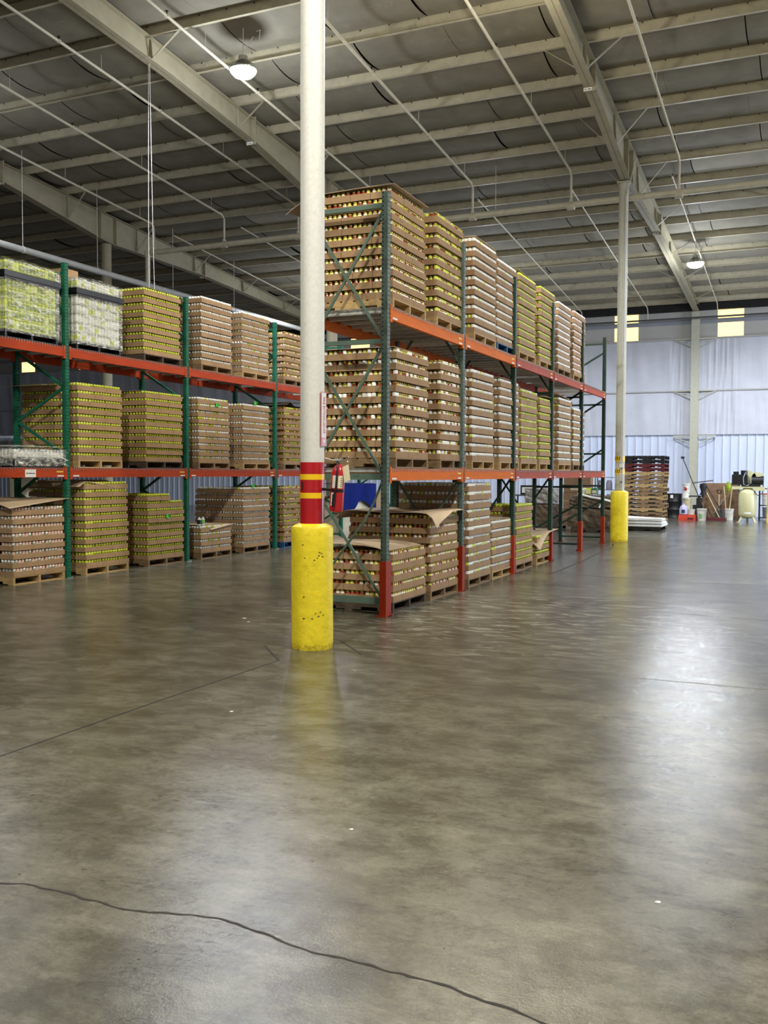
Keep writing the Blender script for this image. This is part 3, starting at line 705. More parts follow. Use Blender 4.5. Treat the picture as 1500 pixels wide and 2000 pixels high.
# ------------------------------------------------------------------ pallets, trays, jars
PLD, PLW, PLH = 1.17, 1.04, .12
def pallet_meshes():
    R = {}
    bb = MB()
    for i in range(7): x = -PLD+i*(PLD-.14)/6; bb.box(x, x+.14, 0, PLW, 0, .016)
    R['d'] = bb; bb = MB()
    # notched stringer
    x0, x1 = -PLD, 0
    for a, c, z in ((x0, x0+.2, 0), (x0+.2, x0+.42, .035), (x0+.42, x1-.42, 0), (x1-.42, x1-.2, .035), (x1-.2, x1, 0)): bb.box(a, c, -.02, .02, z, .088)
    R['s'] = bb; bb = MB()
    for x in (-PLD, -PLD/2-.05, -.10): bb.box(x, x+.10, 0, PLW, 0, .015)
    R['b'] = bb; return R
PMs = pallet_meshes(); pc = {}
def pallet(x, y, z, m, label, rz=0, group=None):
    if m not in pc: pc[m] = (PMs['d'].mesh('top_deck', [m]), PMs['s'].mesh('stringer', [m]), PMs['b'].mesh('bottom_deck', [m]))
    d, s, bo = pc[m]; t = thing('pallet', label, 'pallet', (x, y, z), rz, group)
    link('top_deck', d, t, (0, 0, .104)); link('bottom_deck', bo, t)
    for q in (.02, PLW/2, PLW-.02): link('stringer', s, t, (0, q, .0155))
    return t
# tray meshes
TH = .075
def tray_mesh(dx, dy):
    bb = MB(); t = .004; g = .0026; x0, x1, y0, y1 = -dx+g, -g, g, dy-g
    bb.box(x0, x1, y0, y1, 0, t, 0)
    bb.box(x0, x1, y0, y0+t, t, TH, 0); bb.box(x0, x1, y1-t, y1, t, TH, 0); bb.box(x0, x0+t, y0+t, y1-t, t, TH, 0); bb.box(x1-t, x1, y0+t, y1-t, t, TH, 0)
    return bb
TM = {k: tray_mesh(*k) for k in ((.26, .39), (.39, .26))}
TME = {k: v.mesh('cardboard_tray', ['card']) for k, v in TM.items()}
# jar templates (verts/faces/material index), origin at jar base centre
def jar_mb(kind, n):
    bb = MB()
    if kind == 'pepper': bb.lathe([(.027, 0), (.0285, .01), (.0285, .083), (.0245, .093), (.0245, .097), (.0275, .097), (.0275, .112), (.025, .114)], n=n, mats=[0, 0, 0, 0, 1, 1, 1])
    elif kind == 'wide': bb.lathe([(.027, 0), (.029, .01), (.029, .064), (.0275, .070), (.0295, .070), (.0295, .108), (.025, .115)], n=n, mats=[0, 0, 0, 1, 1, 1])
    elif kind == 'cap': bb.lathe([(.027, 0), (.029, .01), (.029, .066), (.022, .076), (.0245, .076), (.0245, .104), (.018, .113)], n=n, mats=[0, 0, 0, 1, 1, 1])
    return bb
JK = {'pepper_yellow': ('pepper', ['jar_yel', 'steel_lid']), 'pepper_red': ('pepper', ['jar_red', 'steel_lid']), 'pepper_pale': ('pepper', ['jar_pale', 'steel_lid']),
      'white': ('cap', ['grey_can', 'white']), 'pink': ('cap', ['jar_pale', 'pink']), 'lime': ('cap', ['lime_glass', 'lime']),
      'white_wide': ('wide', ['grey_can', 'white']), 'pink_wide': ('wide', ['jar_pale', 'pink']), 'lime_wide': ('wide', ['lime_glass', 'lime'])}
JL = {'pepper_yellow': 'yellow pepper jar', 'pepper_red': 'red pepper jar', 'pepper_pale': 'pale pickle jar', 'white': 'white-capped jar', 'pink': 'pink-capped jar', 'lime': 'lime-capped jar', 'white_wide': 'white-capped jar', 'pink_wide': 'pink-capped jar', 'lime_wide': 'lime-capped jar'}
JME = {k: jar_mb(v[0], 14).mesh(k.split('_')[0]+'_jar', v[1], True) for k, v in JK.items()}
JT = {k: jar_mb(k, 8) for k in ('pepper', 'cap', 'wide')}
FAM = {'pepper': ['pepper_yellow', 'pepper_red', 'pepper_pale'], 'white': ['white'], 'lime': ['lime'], 'pink': ['pink']}
trays, jars, cores = [], [], []       # records: (distance, visible, label, ...)

def visible(x, y, z, yprev, ztop, xface):
    u, v = pixel(x, y, z)
    if not (0 < u < 1500 and 0 < v < 2000): return False
    if 571 < u < 634: return False
    if yprev is not None and z < ztop and x*yprev/y < xface: return False
    return True
def load(xf, y0, zb, N, pitch, fam, desc, mix=None, yprev=None, ztp=0, lean=(0, 0), open_top=False, partial=None, wide=1.04):
    rn = random.Random(int(abs(y0*100)+zb*37+abs(xf)*11)); perms = [[.39, .39, .26], [.26, .39, .39], [.39, .26, .39]]
    near = y0 < 13.2 and xf > -6 or y0 < 12
    for L in range(N):
        kf = N-L                                    # layer number counted from the top
        z = zb+PLH+L*pitch; jx = (rn.random()-.5)*.02+lean[0]*L/N; jy = (rn.random()-.5)*.02+lean[1]*L/N
        row = perms[rn.randrange(3)]; X0 = xf+jx; Y0 = y0+jy
        cells = []; y = 0
        for ly in row: cells.append((0, y, .26 if ly == .39 else .39, ly, 'a')); y += ly
        cd = cells[0][2]; fr = [.39, .26, .26] if cd == .26 else [.26, .26, .26]
        rn.shuffle(fr); x = cd
        for lx in fr: cells.append((x, 0, lx, .26 if lx == .39 else .39, 'f')); x += lx
        top = (L == N-1)
        if partial and top: cells = [c for c in cells if partial(c)]
        if open_top and top:
            for xx in (.39, .65, .91):
                for yy in (.39,): cells.append((xx, yy, .26, .39, 't'))
        ia = ifr = 0; jl = []
        for (cx_, cy_, dx, dy, face) in cells:
            if face == 'a': ia += 1
            elif face == 'f': ifr += 1
            px, py = X0-cx_, Y0+cy_
            fx = px-(0 if face == 'a' else dx/2); vis = visible(fx if face != 'a' else px, py+(dy/2 if face == 'a' else 0), z+.04, yprev if face == 'f' else None, ztp, xf)
            dist = math.hypot(px, py)
            if face == 'a': lab = 'brown tray %s from left, aisle face, %s layer down, %s' % (ordw(ia), ordw(kf), desc)
            elif face == 'f': lab = 'brown tray %s from corner, front face, %s layer down, %s' % (ordw(ifr), ordw(kf), desc)
            else: lab = 'brown tray %s from front right, on top of %s' % (ordw(int(cx_*4)), desc); vis = False
            trays.append((dist, vis, lab, (px, py, z), (dx, dy), desc))
            n1, n2 = int(round(dx/.065)), int(round(dy/.065))
            for i in range(n1):
                for j in range(n2):
                    gx, gy = cx_+.0068+(i+.5)*(dx-.0136)/n1, cy_+.0068+(j+.5)*(dy-.0136)/n2
                    rowsA = gx < (.14 if near else .07); rowsF = gy < (.14 if near else .07)
                    if not (rowsA or rowsF or (open_top and top)): continue
                    ff = 'a' if gx < .065 else ('f' if gy < .065 else 'i')
                    jl.append((gx, gy, ff))
        fm = FAM[fam]
        for (gx, gy, ff) in jl:
            r = rn.random()
            if fam == 'pepper': k = fm[0] if r < .36 else (fm[1] if r < .62 else fm[2])
            else: k = fm[0]
            if mix and rn.random() < mix[1]: k = mix[0]
            if xf > -6 and k in ('white', 'pink', 'lime'): k += '_wide'
            wx, wy = X0-gx, Y0+gy
            vis = ff != 'i' and visible(wx, wy, z+.1, yprev if ff == 'f' else None, ztp, xf)
            if ff == 'a': lab = '%s %s from left, aisle face, %s layer down, %s' % (JL[k], ordw(1+int(gy/.065)), ordw(kf), desc)
            else: lab = '%s %s from corner, front face, %s layer down, %s' % (JL[k], ordw(1+int(gx/.065)), ordw(kf), desc)
            jars.append((math.hypot(wx, wy), vis, lab, (wx, wy, z+.004), k, desc))
        h = pitch-.003 if L < N-1 else TH
        if not (open_top and top) and not (partial and top): cores.append((X0-.395, Y0+.395, z, PLD-.395, PLW-.40, h))
PAL = {'w': 'wood', 'o': 'wood_old', 'd': 'wood_dark', 'b': 'pal_blue', 'k': 'pal_black'}
PN = {'w': 'pale wooden pallet', 'o': 'weathered wooden pallet', 'd': 'dark wooden pallet', 'b': 'blue painted pallet', 'k': 'black plastic pallet'}
RXF, LXF = -4.425, -10.405
# key: rack, level, index, y0, layers, top height over base, family, pallet
LOADS = [
 ('R', 2, 1, 10.14, 10, 1.385, 'pepper', 'w', None), ('R', 2, 2, 11.56, 10, 1.44, 'pepper', 'w', ('lime', .45)), ('R', 2, 3, 13.06, 10, 1.46, 'white', 'w', ('lime', .04)), ('R', 2, 4, 14.17, 10, 1.40, 'white', 'b', ('lime', .08)),
 ('R', 2, 5, 15.36, 10, 1.41, 'lime', 'w', None), ('R', 2, 6, 16.70, 10, 1.43, 'lime', 'w', None), ('R', 2, 7, 18.03, 10, 1.38, 'white', 'o', None), ('R', 2, 8, 19.35, 10, 1.41, 'pink', 'w', ('white', .3)),
 ('R', 1, 1, 10.24, 10, 1.40, 'pepper', 'o', ('white', .25)), ('R', 1, 2, 11.72, 10, 1.42, 'pepper', 'o', ('white', .35)), ('R', 1, 3, 13.0, 10, 1.43, 'white', 'w', ('lime', .06)), ('R', 1, 4, 14.38, 10, 1.42, 'white', 'w', None),
 ('R', 1, 5, 15.53, 10, 1.35, 'lime', 'w', ('white', .1)), ('R', 1, 6, 16.75, 9, 1.30, 'lime', 'w', None), ('R', 1, 7, 18.15, 10, 1.40, 'white', 'w', ('lime', .1)), ('R', 1, 8, 19.42, 9, 1.28, 'white', 'o', ('lime', .1)),
 ('R', 0, 1, 10.18, 5, .73, 'pepper', 'd', None), ('R', 0, 2, 11.40, 8, 1.10, 'pepper', 'o', None), ('R', 0, 3, 12.89, 11, 1.50, 'white', 'o', ('lime', .08)), ('R', 0, 4, 14.01, 6, .90, 'white', 'w', ('lime', .12)),
 ('R', 0, 5, 15.3, 8, 1.12, 'lime', 'o', None), ('R', 0, 6, 16.62, 3, .52, 'lime', 'w', None),
 ('L', 2, 3, 13.24, 9, 1.24, 'lime', 'd', None), ('L', 2, 4, 14.92, 10, 1.38, 'white', 'o', None), ('L', 2, 5, 16.33, 10, 1.31, 'white', 'w', ('lime', .1)), ('L', 2, 6, 18.0, 8, 1.14, 'pepper', 'o', None),
 ('L', 1, 2, 11.62, 10, 1.33, 'lime', 'w', None), ('L', 1, 3, 13.28, 10, 1.33, 'lime', 'd', None), ('L', 1, 4, 14.82, 10, 1.34, 'white', 'o', ('lime', .3)), ('L', 1, 5, 16.35, 10, 1.32, 'white', 'w', ('lime', .08)), ('L', 1, 6, 18.0, 10, 1.36, 'lime', 'o', ('pepper_red', .4)),
 ('L', 0, 1, 10.26, 8, 1.12, 'pink', 'w', ('white', .45)), ('L', 0, 2, 11.76, 11, 1.48, 'lime', 'w', None), ('L', 0, 3, 13.32, 8, 1.13, 'lime', 'o', None), ('L', 0, 4, 14.88, 4, .62, 'white', 'o', ('lime', .25)), ('L', 0, 5, 16.36, 10, 1.33, 'white', 'o', ('lime', .04)),
 ('L', 0, 6, 17.98, 10, 1.34, 'pepper', 'b', ('lime', .3)),
]
LEVN = {2: 'top-shelf', 1: 'mid-shelf', 0: 'floor-level'}; LZ = {2: ZU+.008, 1: ZL+.008, 0: .0}
prev = {}; LD = {}
for (rk, lv, idx, y0, N, H, fam, pal, mx) in LOADS:
    xf = RXF if rk == 'R' else LXF; zb_ = LZ[lv]; rkn = 'right' if rk == 'R' else 'left'
    desc = '%s %s load, %s rack' % ({1: 'nearest'}.get(idx, ordw(idx)), LEVN[lv], rkn)
    pitch_ = (H-PLH-(.118-.0)) / (N-1) if N > 1 else .125
    yp, zt = prev.get((rk, lv), (None, 0))
    lean = {(2, 'R', 1): (-.02, -.03), (2, 'R', 2): (0, -.03)}.get((lv, rk, idx), (0, 0))
    partial = None
    if (rk, lv, idx) == ('L', 0, 3): H += .115; N += 1; partial = lambda c: c[4] == 'a' and c[1] < .6 or c[4] == 'f'
    if (rk, lv, idx) == ('L', 0, 1): partial = None
    load(xf, y0, zb_, N, pitch_, fam, desc, mx, yp, zt, lean, open_top=(lv == 0 and H > .95), partial=partial)
    pallet(xf, y0, zb_, PAL[pal], '%s under the %s' % (PN[pal], desc))
    prev[(rk, lv)] = (y0+1.04, zb_+H); LD[(rk, lv, idx)] = (xf, y0, zb_+PLH+(N-1)*pitch_, H)

# individuals nearest the camera, everything else of that kind as one object
trays.sort(key=lambda r: (not r[1], r[0])); jars.sort(key=lambda r: (not r[1], r[0]))
for r in trays[:300]:
    if not r[1]: continue
    o = link('cardboard_tray', TME[r[4]], None, r[3]); tag(o, r[2], 'tray', 'cardboard trays, '+r[5])
def batch(name, groups, mats, label, cat, flat=False):
    V, Fc, MI = [], [], []; vo = 0
    for tpl, pos, mmap in groups:
        if not len(pos): continue
        tv = np.array(tpl.v, dtype=np.float32); nv = len(tv); P = np.array(pos, dtype=np.float32)
        V.append((tv[None]+P[:, None]).reshape(-1, 3)); base = vo+np.arange(len(P))*nv
        for q, mi in zip(tpl.f, tpl.m):
            Fc.append((len(q), (base[:, None]+np.array(q)[None])), ); MI.append(np.full(len(P), mmap[mi]))
        vo += nv*len(P)
    me = bpy.data.meshes.new(name); V = np.concatenate(V); me.vertices.add(len(V)); me.vertices.foreach_set('co', V.ravel())
    tot = np.concatenate([np.full(len(a), n) for n, a in Fc]); loops = np.concatenate([a.ravel() for n, a in Fc])
    me.loops.add(len(loops)); me.polygons.add(len(tot)); me.loops.foreach_set('vertex_index', loops.astype(np.int32))
    st = np.concatenate(([0], np.cumsum(tot)[:-1])); me.polygons.foreach_set('loop_start', st.astype(np.int32))
    try: me.polygons.foreach_set('loop_total', tot.astype(np.int32))
    except Exception: pass
    me.polygons.foreach_set('use_smooth', [not flat]*len(me.polygons))
    for m in mats: me.materials.append(M[m])
    me.polygons.foreach_set('material_index', np.concatenate(MI).astype(np.int32)); me.update(calc_edges=True)
    o = link(name, me); tag(o, label, cat); o['kind'] = 'stuff'; return o
def core_mb(): bb = MB(); bb.box(-1, 0, 0, 1, 0, 1); return bb
rest = trays[300:]
grp = [(TM[k], [r[3] for r in rest if r[4] == k], [0, 1]) for k in TM]
cb = MB()
for (x, y, z, dx, dy, h) in cores: cb.box(x-dx, x, y, y+dy, z, z+h, 0)
grp.append((cb, [(0, 0, 0)], [0, 1]))
batch('cardboard_tray', grp, ['card', 'card_in'], 'remaining brown cardboard trays stacked on the pallets of both racks', 'tray', True)
fams = {'pepper_jar': ['pepper_yellow', 'pepper_red', 'pepper_pale'], 'white_capped_jar': ['white', 'white_wide'], 'lime_capped_jar': ['lime', 'lime_wide'], 'pink_capped_jar': ['pink', 'pink_wide']}
for fn, ks in fams.items():
    sel = [r for r in jars if r[4] in ks]
    for r in sel[:300]:
        if not r[1]: continue
        o = link(fn, JME[r[4]], None, r[3]); tag(o, r[2], 'jar', fn.replace('_', ' ')+'s, '+r[5])
    rest = sel[300:]; mats = []; groups = []
    for k in ks:
        mm = [len(mats), len(mats)+1]; mats += JK[k][1]
        groups.append((JT[JK[k][0]], [r[3] for r in rest if r[4] == k], mm))
    batch(fn, groups, mats, {'pepper_jar': 'remaining gold-lidded jars of red and yellow peppers in the trays', 'white_capped_jar': 'remaining white-capped jars in the trays of both racks', 'lime_capped_jar': 'remaining lime-capped jars in the trays of both racks', 'pink_capped_jar': 'remaining pink-capped jars in the trays of both racks'}[fn], 'jar')

# slip sheets lying on loads
def sheet(key, over, fn, label, m='sheet', dz=.118):
    xf, y0, zt, H = LD[key]; a, b_, c, d = over   # overhang: aisle, near, back, far
    X1, X0, Y0, Y1 = a, -PLD-c, -b_, PLW+d
    bb = MB(); bb.grid(lambda u, v: (X0+(X1-X0)*u, Y0+(Y1-Y0)*v, fn(u, v)), 20, 16, 0, .005)
    solid('slip_sheet', bb, m, label, 'cardboard sheet', (xf, y0, zt+dz+.006), 0, None, True)
S = lambda t: max(0, min(1, t))**2
sheet(('R', 2, 1), (.03, .05, .22, .0), lambda u, v: .015+.05*S((v-.3)/.7)*0-.16*S((.35-u)/.35)*(1-.2*v)-.05*S((.1-v)/.1)*S(1-u), 'big cardboard sheet on the nearest top-shelf load, overhanging left past the column')
sheet(('R', 2, 3), (-.02, -.05, 0, .16), lambda u, v: .01+.03*u-.16*S((v-.8)/.2), 'cardboard sheet curling down behind the first white-capped top-shelf load')
sheet(('R', 2, 5), (-.03, .0, 0, .10), lambda u, v: .035-.05*v+.02*u-.05*S((v-.85)/.15), 'cardboard sheet on the first lime-capped top-shelf load, right rack')
sheet(('R', 2, 7), (-.55, .0, -.1, -.6), lambda u, v: .02+.22*(1-v)*u, 'folded scrap of pale cardboard standing on the 7th top-shelf load', 'card')
sheet(('R', 1, 1), (-.02, .02, 0, .02), lambda u, v: .01-.05*S(v-.6), 'dark-edged cardboard sheet on the nearest mid-shelf load')
sheet(('R', 1, 4), (-.02, .0, 0, .16), lambda u, v: .02-.12*S((v-.7)/.3), 'cardboard sheet drooping off the 4th mid-shelf load, right rack')
sheet(('R', 1, 6), (-.0, .0, 0, .2), lambda u, v: .02+.05*math.sin(v*3)-.05*v, 'cardboard sheet bowed over the 6th mid-shelf load, right rack')
sheet(('R', 1, 7), (-.02, .0, 0, .25), lambda u, v: .06*(1-v)+.01-.08*S((v-.7)/.3), 'cardboard sheet on the 7th mid-shelf load, right rack')
sheet(('R', 0, 1), (-.06, .06, .1, -.02), lambda u, v: .045*math.sin(PI*u)*(1-.3*v)+.06*S((.3-u)/.3)+.02-.02*S((u-.8)/.2), 'buckled cardboard sheet on the nearest floor-level load, right rack')
sheet(('R', 0, 2), (.13, .12, .14, .10), lambda u, v: .035+.012*math.sin(u*9)-.10*S((.1-u)/.1)-.16*S((u-.90)/.10)*max(0, 1-abs(v-.02)*2.2)-.10*S((u-.9)/.1)*S((v-.8)/.2)-.05*S((.1-v)/.1)*S((u-.6)/.4), 'cardboard sheet with a curled corner on the 2nd floor-level load, right rack')
sheet(('R', 0, 4), (-.02, .0, 0, .04), lambda u, v: .01+.008*math.sin(v*14), 'flat cardboard sheet on the 4th floor-level load, right rack')
sheet(('R', 0, 6), (.08, .06, .1, .25), lambda u, v: .02+.04*v-.09*S((u-.6)/.4)*S((.6-v)/.6)*3, 'pale cardboard sheet with drooping corner on the low lime-capped load')
sheet(('L', 2, 3), (-.02, -.1, 0, .22), lambda u, v: .02-.02*v-.25*S((v-.85)/.15)*(.4+u*.6), 'cardboard sheet curling down beside a green post, 3rd top-shelf load')
sheet(('L', 1, 3), (-.1, .0, 0, .2), lambda u, v: .0-.3*S((v-.85)/.15), 'cardboard sheet folded down against a post, left mid-shelf')
sheet(('L', 1, 2), (-.4, .35, .1, -.3), lambda u, v: -.06+.08*v, 'cardboard sheet jutting left on the 2nd mid-shelf load, left rack')
sheet(('L', 0, 1), (.05, .10, .1, .05), lambda u, v: .13-.10*S((u-.3)/.7)*(1.4-1.4*v)-.02*v, 'cardboard sheet sagging over the pink-capped floor-level load, left rack')
sheet(('L', 0, 2), (-.0, .12, -.2, -.3), lambda u, v: .02-.10*S((.25-v)/.25)-.12*S((u-.75)/.25)*v, 'small cardboard sheet with bent corners on 2nd floor-level load, left rack')
sheet(('L', 0, 4), (.03, -.3, .0, .05), lambda u, v: .0-.08*S((u-.7)/.3)*(1-v), 'curled cardboard sheet on the low white-capped load, left rack')
sheet(('L', 1, 6), (-.0, .0, .0, .0), lambda u, v: .03+.08*math.exp(-((v-.25)/.1)**2), 'dark ridge-folded sheet on the 6th mid-shelf load, left rack', 'wood_dark')

# two loose bottles on the low white-capped load, green tags
xf, y0, zt, H = LD[('L', 0, 4)]
for i, (yy, m) in enumerate(((.06, 'white bottle with dark label'), (.18, 'white bottle with green label'))):
    bb = MB(); bb.lathe([(.035, 0), (.037, .01), (.037, .03), (.037, .11), (.03, .13), (.02, .14), (.02, .16)], n=14, mats=[0, 0, 1, 0, 0, 0]); t = solid('bottle', bb, ['label', 'pal_black' if i == 0 else 'lgreen'], m+' standing on the low white-capped load', 'bottle', (xf-.08, y0+yy, zt+.128), 0, 'loose bottles', True)
for key, dx, dy, dzz, lab in ((('L', 1, 4), .01, .6, -.03, 'bright green tag on the 4th mid-shelf load, left rack'), (('L', 1, 5), .01, .45, .12, 'bright green tag on top of the 5th mid-shelf load, left rack'), (('L', 0, 3), .01, .55, -.32, 'bright green tag on the 3rd floor-level load, left rack'), (('L', 0, 5), .01, .35, .12, 'bright green tag on top of the 5th floor-level load, left rack')):
    xf, y0, zt, H = LD[key]; bb = MB(); bb.grid(lambda u, v: (.012*math.sin(u*5+v*3), -.06+.12*u, .08*v*(1-.4*u)), 5, 4, 0, .002); solid('green_tag', bb, 'greenhi', lab, 'tag', (xf+.012, y0+dy, zt+dzz))

# ------------------------------------------------------------------ film-wrapped loads on the left rack
CH, CR_ = .139, .0355
def can_mb(n): bb = MB(); bb.lathe([(.033, 0), (CR_, .006), (CR_, .03), (CR_, .105), (.033, .128), (.027, .138)], n=n, mats=[0, 0, 1, 0, 0]); return bb
CANM = {'lime': ['lime_glass', 'green_glass'], 'limey': ['lime_glass', 'lime'], 'grey': ['grey_can', 'label'], 'greyl': ['grey_can', 'lime_glass'], 'clear': ['silver', 'label']}
CME = {k: can_mb(14).mesh('tall_can', v, True) for k, v in CANM.items()}; crest = []
def cans(xf, y0, z, tiers, kinds, desc, fromtier=1):
    rn = random.Random(int(y0*10))
    for t_ in range(tiers):
        zz = z+t_*(CH+.003)
        for j in range(14):
            k = kinds[0] if rn.random() < .72 else kinds[1]
            o = link('tall_can', CME[k], None, (xf-.045, y0+.05+j*.0725, zz)); tag(o, '%s can %s from left, %s tier from the bottom, %s' % ({'lime': 'green', 'limey': 'lime', 'grey': 'grey', 'greyl': 'lime-banded grey', 'clear': 'clear'}[k], ordw(j+1), ordw(t_+fromtier), desc), 'can', 'tall cans, '+desc)
            for q in (1, 2): crest.append((k, (xf-.045-q*.0725, y0+.05+j*.0725, zz)))
        for q in range(3, 16): crest.append((kinds[0], (xf-.045-q*.0725, y0+.05, zz)))
def film(xf, y0, z0, z1, label, amp=.012, seed=0, top=True, w=1.07, puff=.03):
    rn = random.Random(seed); P = [(rn.uniform(6, 30), rn.uniform(5, 25), rn.uniform(0, 6)) for _ in range(6)]
    def nz(a, c): return sum(math.sin(a*p+c*q+r) for p, q, r in P)/6
    bb = MB(); D = PLD
    bb.grid(lambda u, v: (xf+.014+amp*(1+nz(u, v)), y0-.015+w*u, z0+(z1-z0)*v), 50, 24)
    bb.grid(lambda u, v: (xf+.014-(D+.03)*u, y0-.015-amp*(1+nz(u+3, v)), z0+(z1-z0)*v), 40, 24)
    if top: bb.grid(lambda u, v: (xf+.014-(D+.03)*u, y0-.015+w*v, z1+.025+puff*(1+nz(u*1.5, v*2))*math.sin(PI*u)**.3*math.sin(PI*v)**.3), 24, 24)
    return solid('stretch_wrap', bb, 'film', label, 'plastic wrap', (0, 0, 0), 0, None, True)
for y0, kinds, desc, seed in ((10.16, ('lime', 'limey'), 'wrapped lime load, far left', 1), (11.60, ('grey', 'greyl'), 'wrapped pale load, left rack', 2)):
    xf, zb_ = LXF, ZU+.008
    pallet(xf, y0, zb_, 'pal_black', 'black plastic pallet under the %s' % desc)
    z = zb_+PLH+.003; cans(xf, y0, z, 5, kinds, desc); z += 5*(CH+.003)
    bb = MB(); bb.box(-PLD-.02, .03, -.02, PLW+.02, .0, .025); bb.box(-PLD-.03, .045, -.035, PLW+.035, .025, .10); bb.box(-PLD, .01, 0, PLW, .10, .115)
    solid('tier_tray', bb, 'pal_black', 'black plastic tier tray across the %s' % desc, 'tray', (xf, y0, z))
    cans(xf, y0, z+.118, 1, kinds, desc, 6)
    film(xf, y0, z-5*CH-.06, z+.0, 'clear crumpled film around the lower tiers of the %s' % desc, .010, seed, top=False)
    film(xf, y0, z+.115, z+.118+CH+.01, 'clear crumpled film over the top tier of the %s' % desc, .014, seed+5)
bb = MB(); bb.box(-.42, 0, 0, .32, 0, .16); bb.box(-.42, .0005, .155, .165, .16, .1605, 1); solid('cardboard_box', bb, ['card', 'card_in'], 'small closed brown cardboard box on top of the wrapped pale load', 'box', (LXF-.35, 11.72, ZU+.008+PLH+6*.142+.118+.045))
y0, zb_ = 10.30, ZL+.008
pallet(LXF, y0, zb_, 'pal_black', 'black plastic pallet under the low clear-wrapped tier, left mid-shelf')
cans(LXF, y0, zb_+PLH+.003, 1, ('clear', 'grey'), 'low wrapped tier, left mid-shelf')
film(LXF, y0, zb_+.02, zb_+PLH+CH+.015, 'clear film over the low tier on the left mid-shelf', .016, 11)
batch('tall_can', [(can_mb(8), [p for k, p in crest if k == kk], [2*i, 2*i+1]) for i, kk in enumerate(CANM)], sum(CANM.values(), []), 'remaining tall cans inside the film-wrapped loads of the left rack', 'can')

# ------------------------------------------------------------------ far bay of the left rack: sacks under a blue tarp
def pillow(w, d, h, n=14, bulge=.06, mat_='bag'):
    bb = MB(); 
    def fn(u, v):
        a = 2*PI*u; ca, sa = math.cos(a), math.sin(a); m_ = max(abs(ca), abs(sa)); k = .82+.18*math.sin(PI*min(1, max(0, v)))
        return (w/2*ca/m_*k*(1-.06*(m_ < .8)), d/2*sa/m_*k*(1-.06*(m_ < .8)), h*v)
    bb.grid(fn, 32, 12); bb.grid(lambda u, v: (w*.41*(2*u-1), d*.41*(2*v-1), h+.05*math.sin(PI*u)*math.sin(PI*v)), 8, 8); return bb
solid('bulk_bag', pillow(.95, .72, 1.0), 'bag', 'off-white bulk sack under the blue tarp, beside the rear green post', 'sack', (-10.95, 21.2, 0), smooth=True)
solid('bulk_bag', pillow(.95, 1.15, 1.12), 'bag', 'larger off-white bulk sack under the blue tarp', 'sack', (-10.95, 22.2, 0), smooth=True)
bb = MB()
def tf(u, v):
    y = 20.85+1.98*u; hem = .62+.35*math.exp(-((u-.55)/.22)**2)-.1*math.exp(-((u-.22)/.08)**2)+.05*math.sin(u*9)
    if v < .4: return (-11.35+.9*v/.4, y, 1.36+.0*math.sin(u*7))
    q = (v-.4)/.6; return (-10.42+.03*math.sin(u*17+q*2)*q, y+.05*q*(u-.5), 1.36-(1.36-hem)*q)
bb.grid(tf, 40, 24, 0, .004); solid('tarp', bb, 'tarp', 'dark blue tarp hanging over the bulk sacks', 'tarp', smooth=True)
bb = MB(); bb.box(-.5, 0, 0, .62, 0, 1.12); bb.box(-.42, .001, .3, .32, 1.12, 1.122, 1); solid('cardboard_box', bb, ['card', 'card_in'], 'tall brown carton right of the blue tarp', 'box', (-10.5, 22.95, 0))

# dark goods seen through the lower openings beyond the racks
bb = MB()
bb.box(-.7, .7, -.4, .4, .15, 1.35); bb.box(-.5, .5, -.42, -.4, .9, 1.2, 1); bb.box(-.45, -.2, -.43, -.42, 1.1, 1.16, 2); bb.box(.1, .5, -.43, -.42, .75, .8, 3); bb.box(.1, .5, -.43, -.42, 1.22, 1.26, 3)
for x in (-.6, .6): bb.box(x-.05, x+.05, -.35, .35, 0, .15)
solid('floor_machine', bb, ['black', 'greydark', 'dgreen', 'silver'], 'dark machine with a green light bar behind the centre rack', 'machine', (-10.6, 27.0, 0), .4)
def wrapped_goods(w, d, h, seed):
    rn = random.Random(seed); P = [(rn.uniform(4, 16), rn.uniform(4, 16), rn.uniform(0, 6)) for _ in range(6)]
    nz = lambda a, c: sum(math.sin(a*p+c*q+r) for p, q, r in P)/6
    bb = MB()
    bb.grid(lambda u, v: (-w/2+w*u, -d/2-.03*nz(u*2, v*2), .0+h*v), 24, 16)
    bb.grid(lambda u, v: (w/2+.03*nz(u*2+1, v*2), -d/2+d*u, .0+h*v), 20, 16)
    bb.grid(lambda u, v: (-w/2-.03*nz(u*2+2, v*2), d/2-d*u, .0+h*v), 20, 16)
    bb.grid(lambda u, v: (w/2-w*u, d/2+.03*nz(u*2+4, v*2), .0+h*v), 20, 16)
    bb.grid(lambda u, v: (-w/2+w*u, -d/2+d*v, h+.05*nz(u*2, v*2)*math.sin(PI*u)*math.sin(PI*v)), 20, 16)
    return bb
GO = [(-7.1, 27.3, .85, 1.0, .62, 'brownwrap', 'brown film-wrapped goods on a pallet behind the lime-capped load'), (-7.1, 27.3, .8, .95, .42, 'greyplastic', 'grey film-wrapped bundle stacked on the brown goods'),
      (-5.55, 27.2, 1.35, 1.0, .52, 'brownwrap', 'wide low brown film-wrapped load near the far yellow bollard'), (-5.6, 27.25, 1.2, .9, .33, 'brownwrap', 'crumpled dark bundle lying on the wide low wrapped load')]
zz = {}
for x, y, w_, d_, h_, m, lab in GO:
    k = round(x); z0 = zz.get(k, .125); solid('wrapped_goods', wrapped_goods(w_, d_, h_, int(h_*100)), m, lab, 'wrapped goods', (x, y, z0), 0, None, True); zz[k] = z0+h_+.03
pallet(-6.53, 26.78, 0, 'wood_dark', 'dark pallet under the brown film-wrapped goods'); pallet(-4.96, 26.68, 0, 'wood_dark', 'dark pallet under the wide low wrapped load')
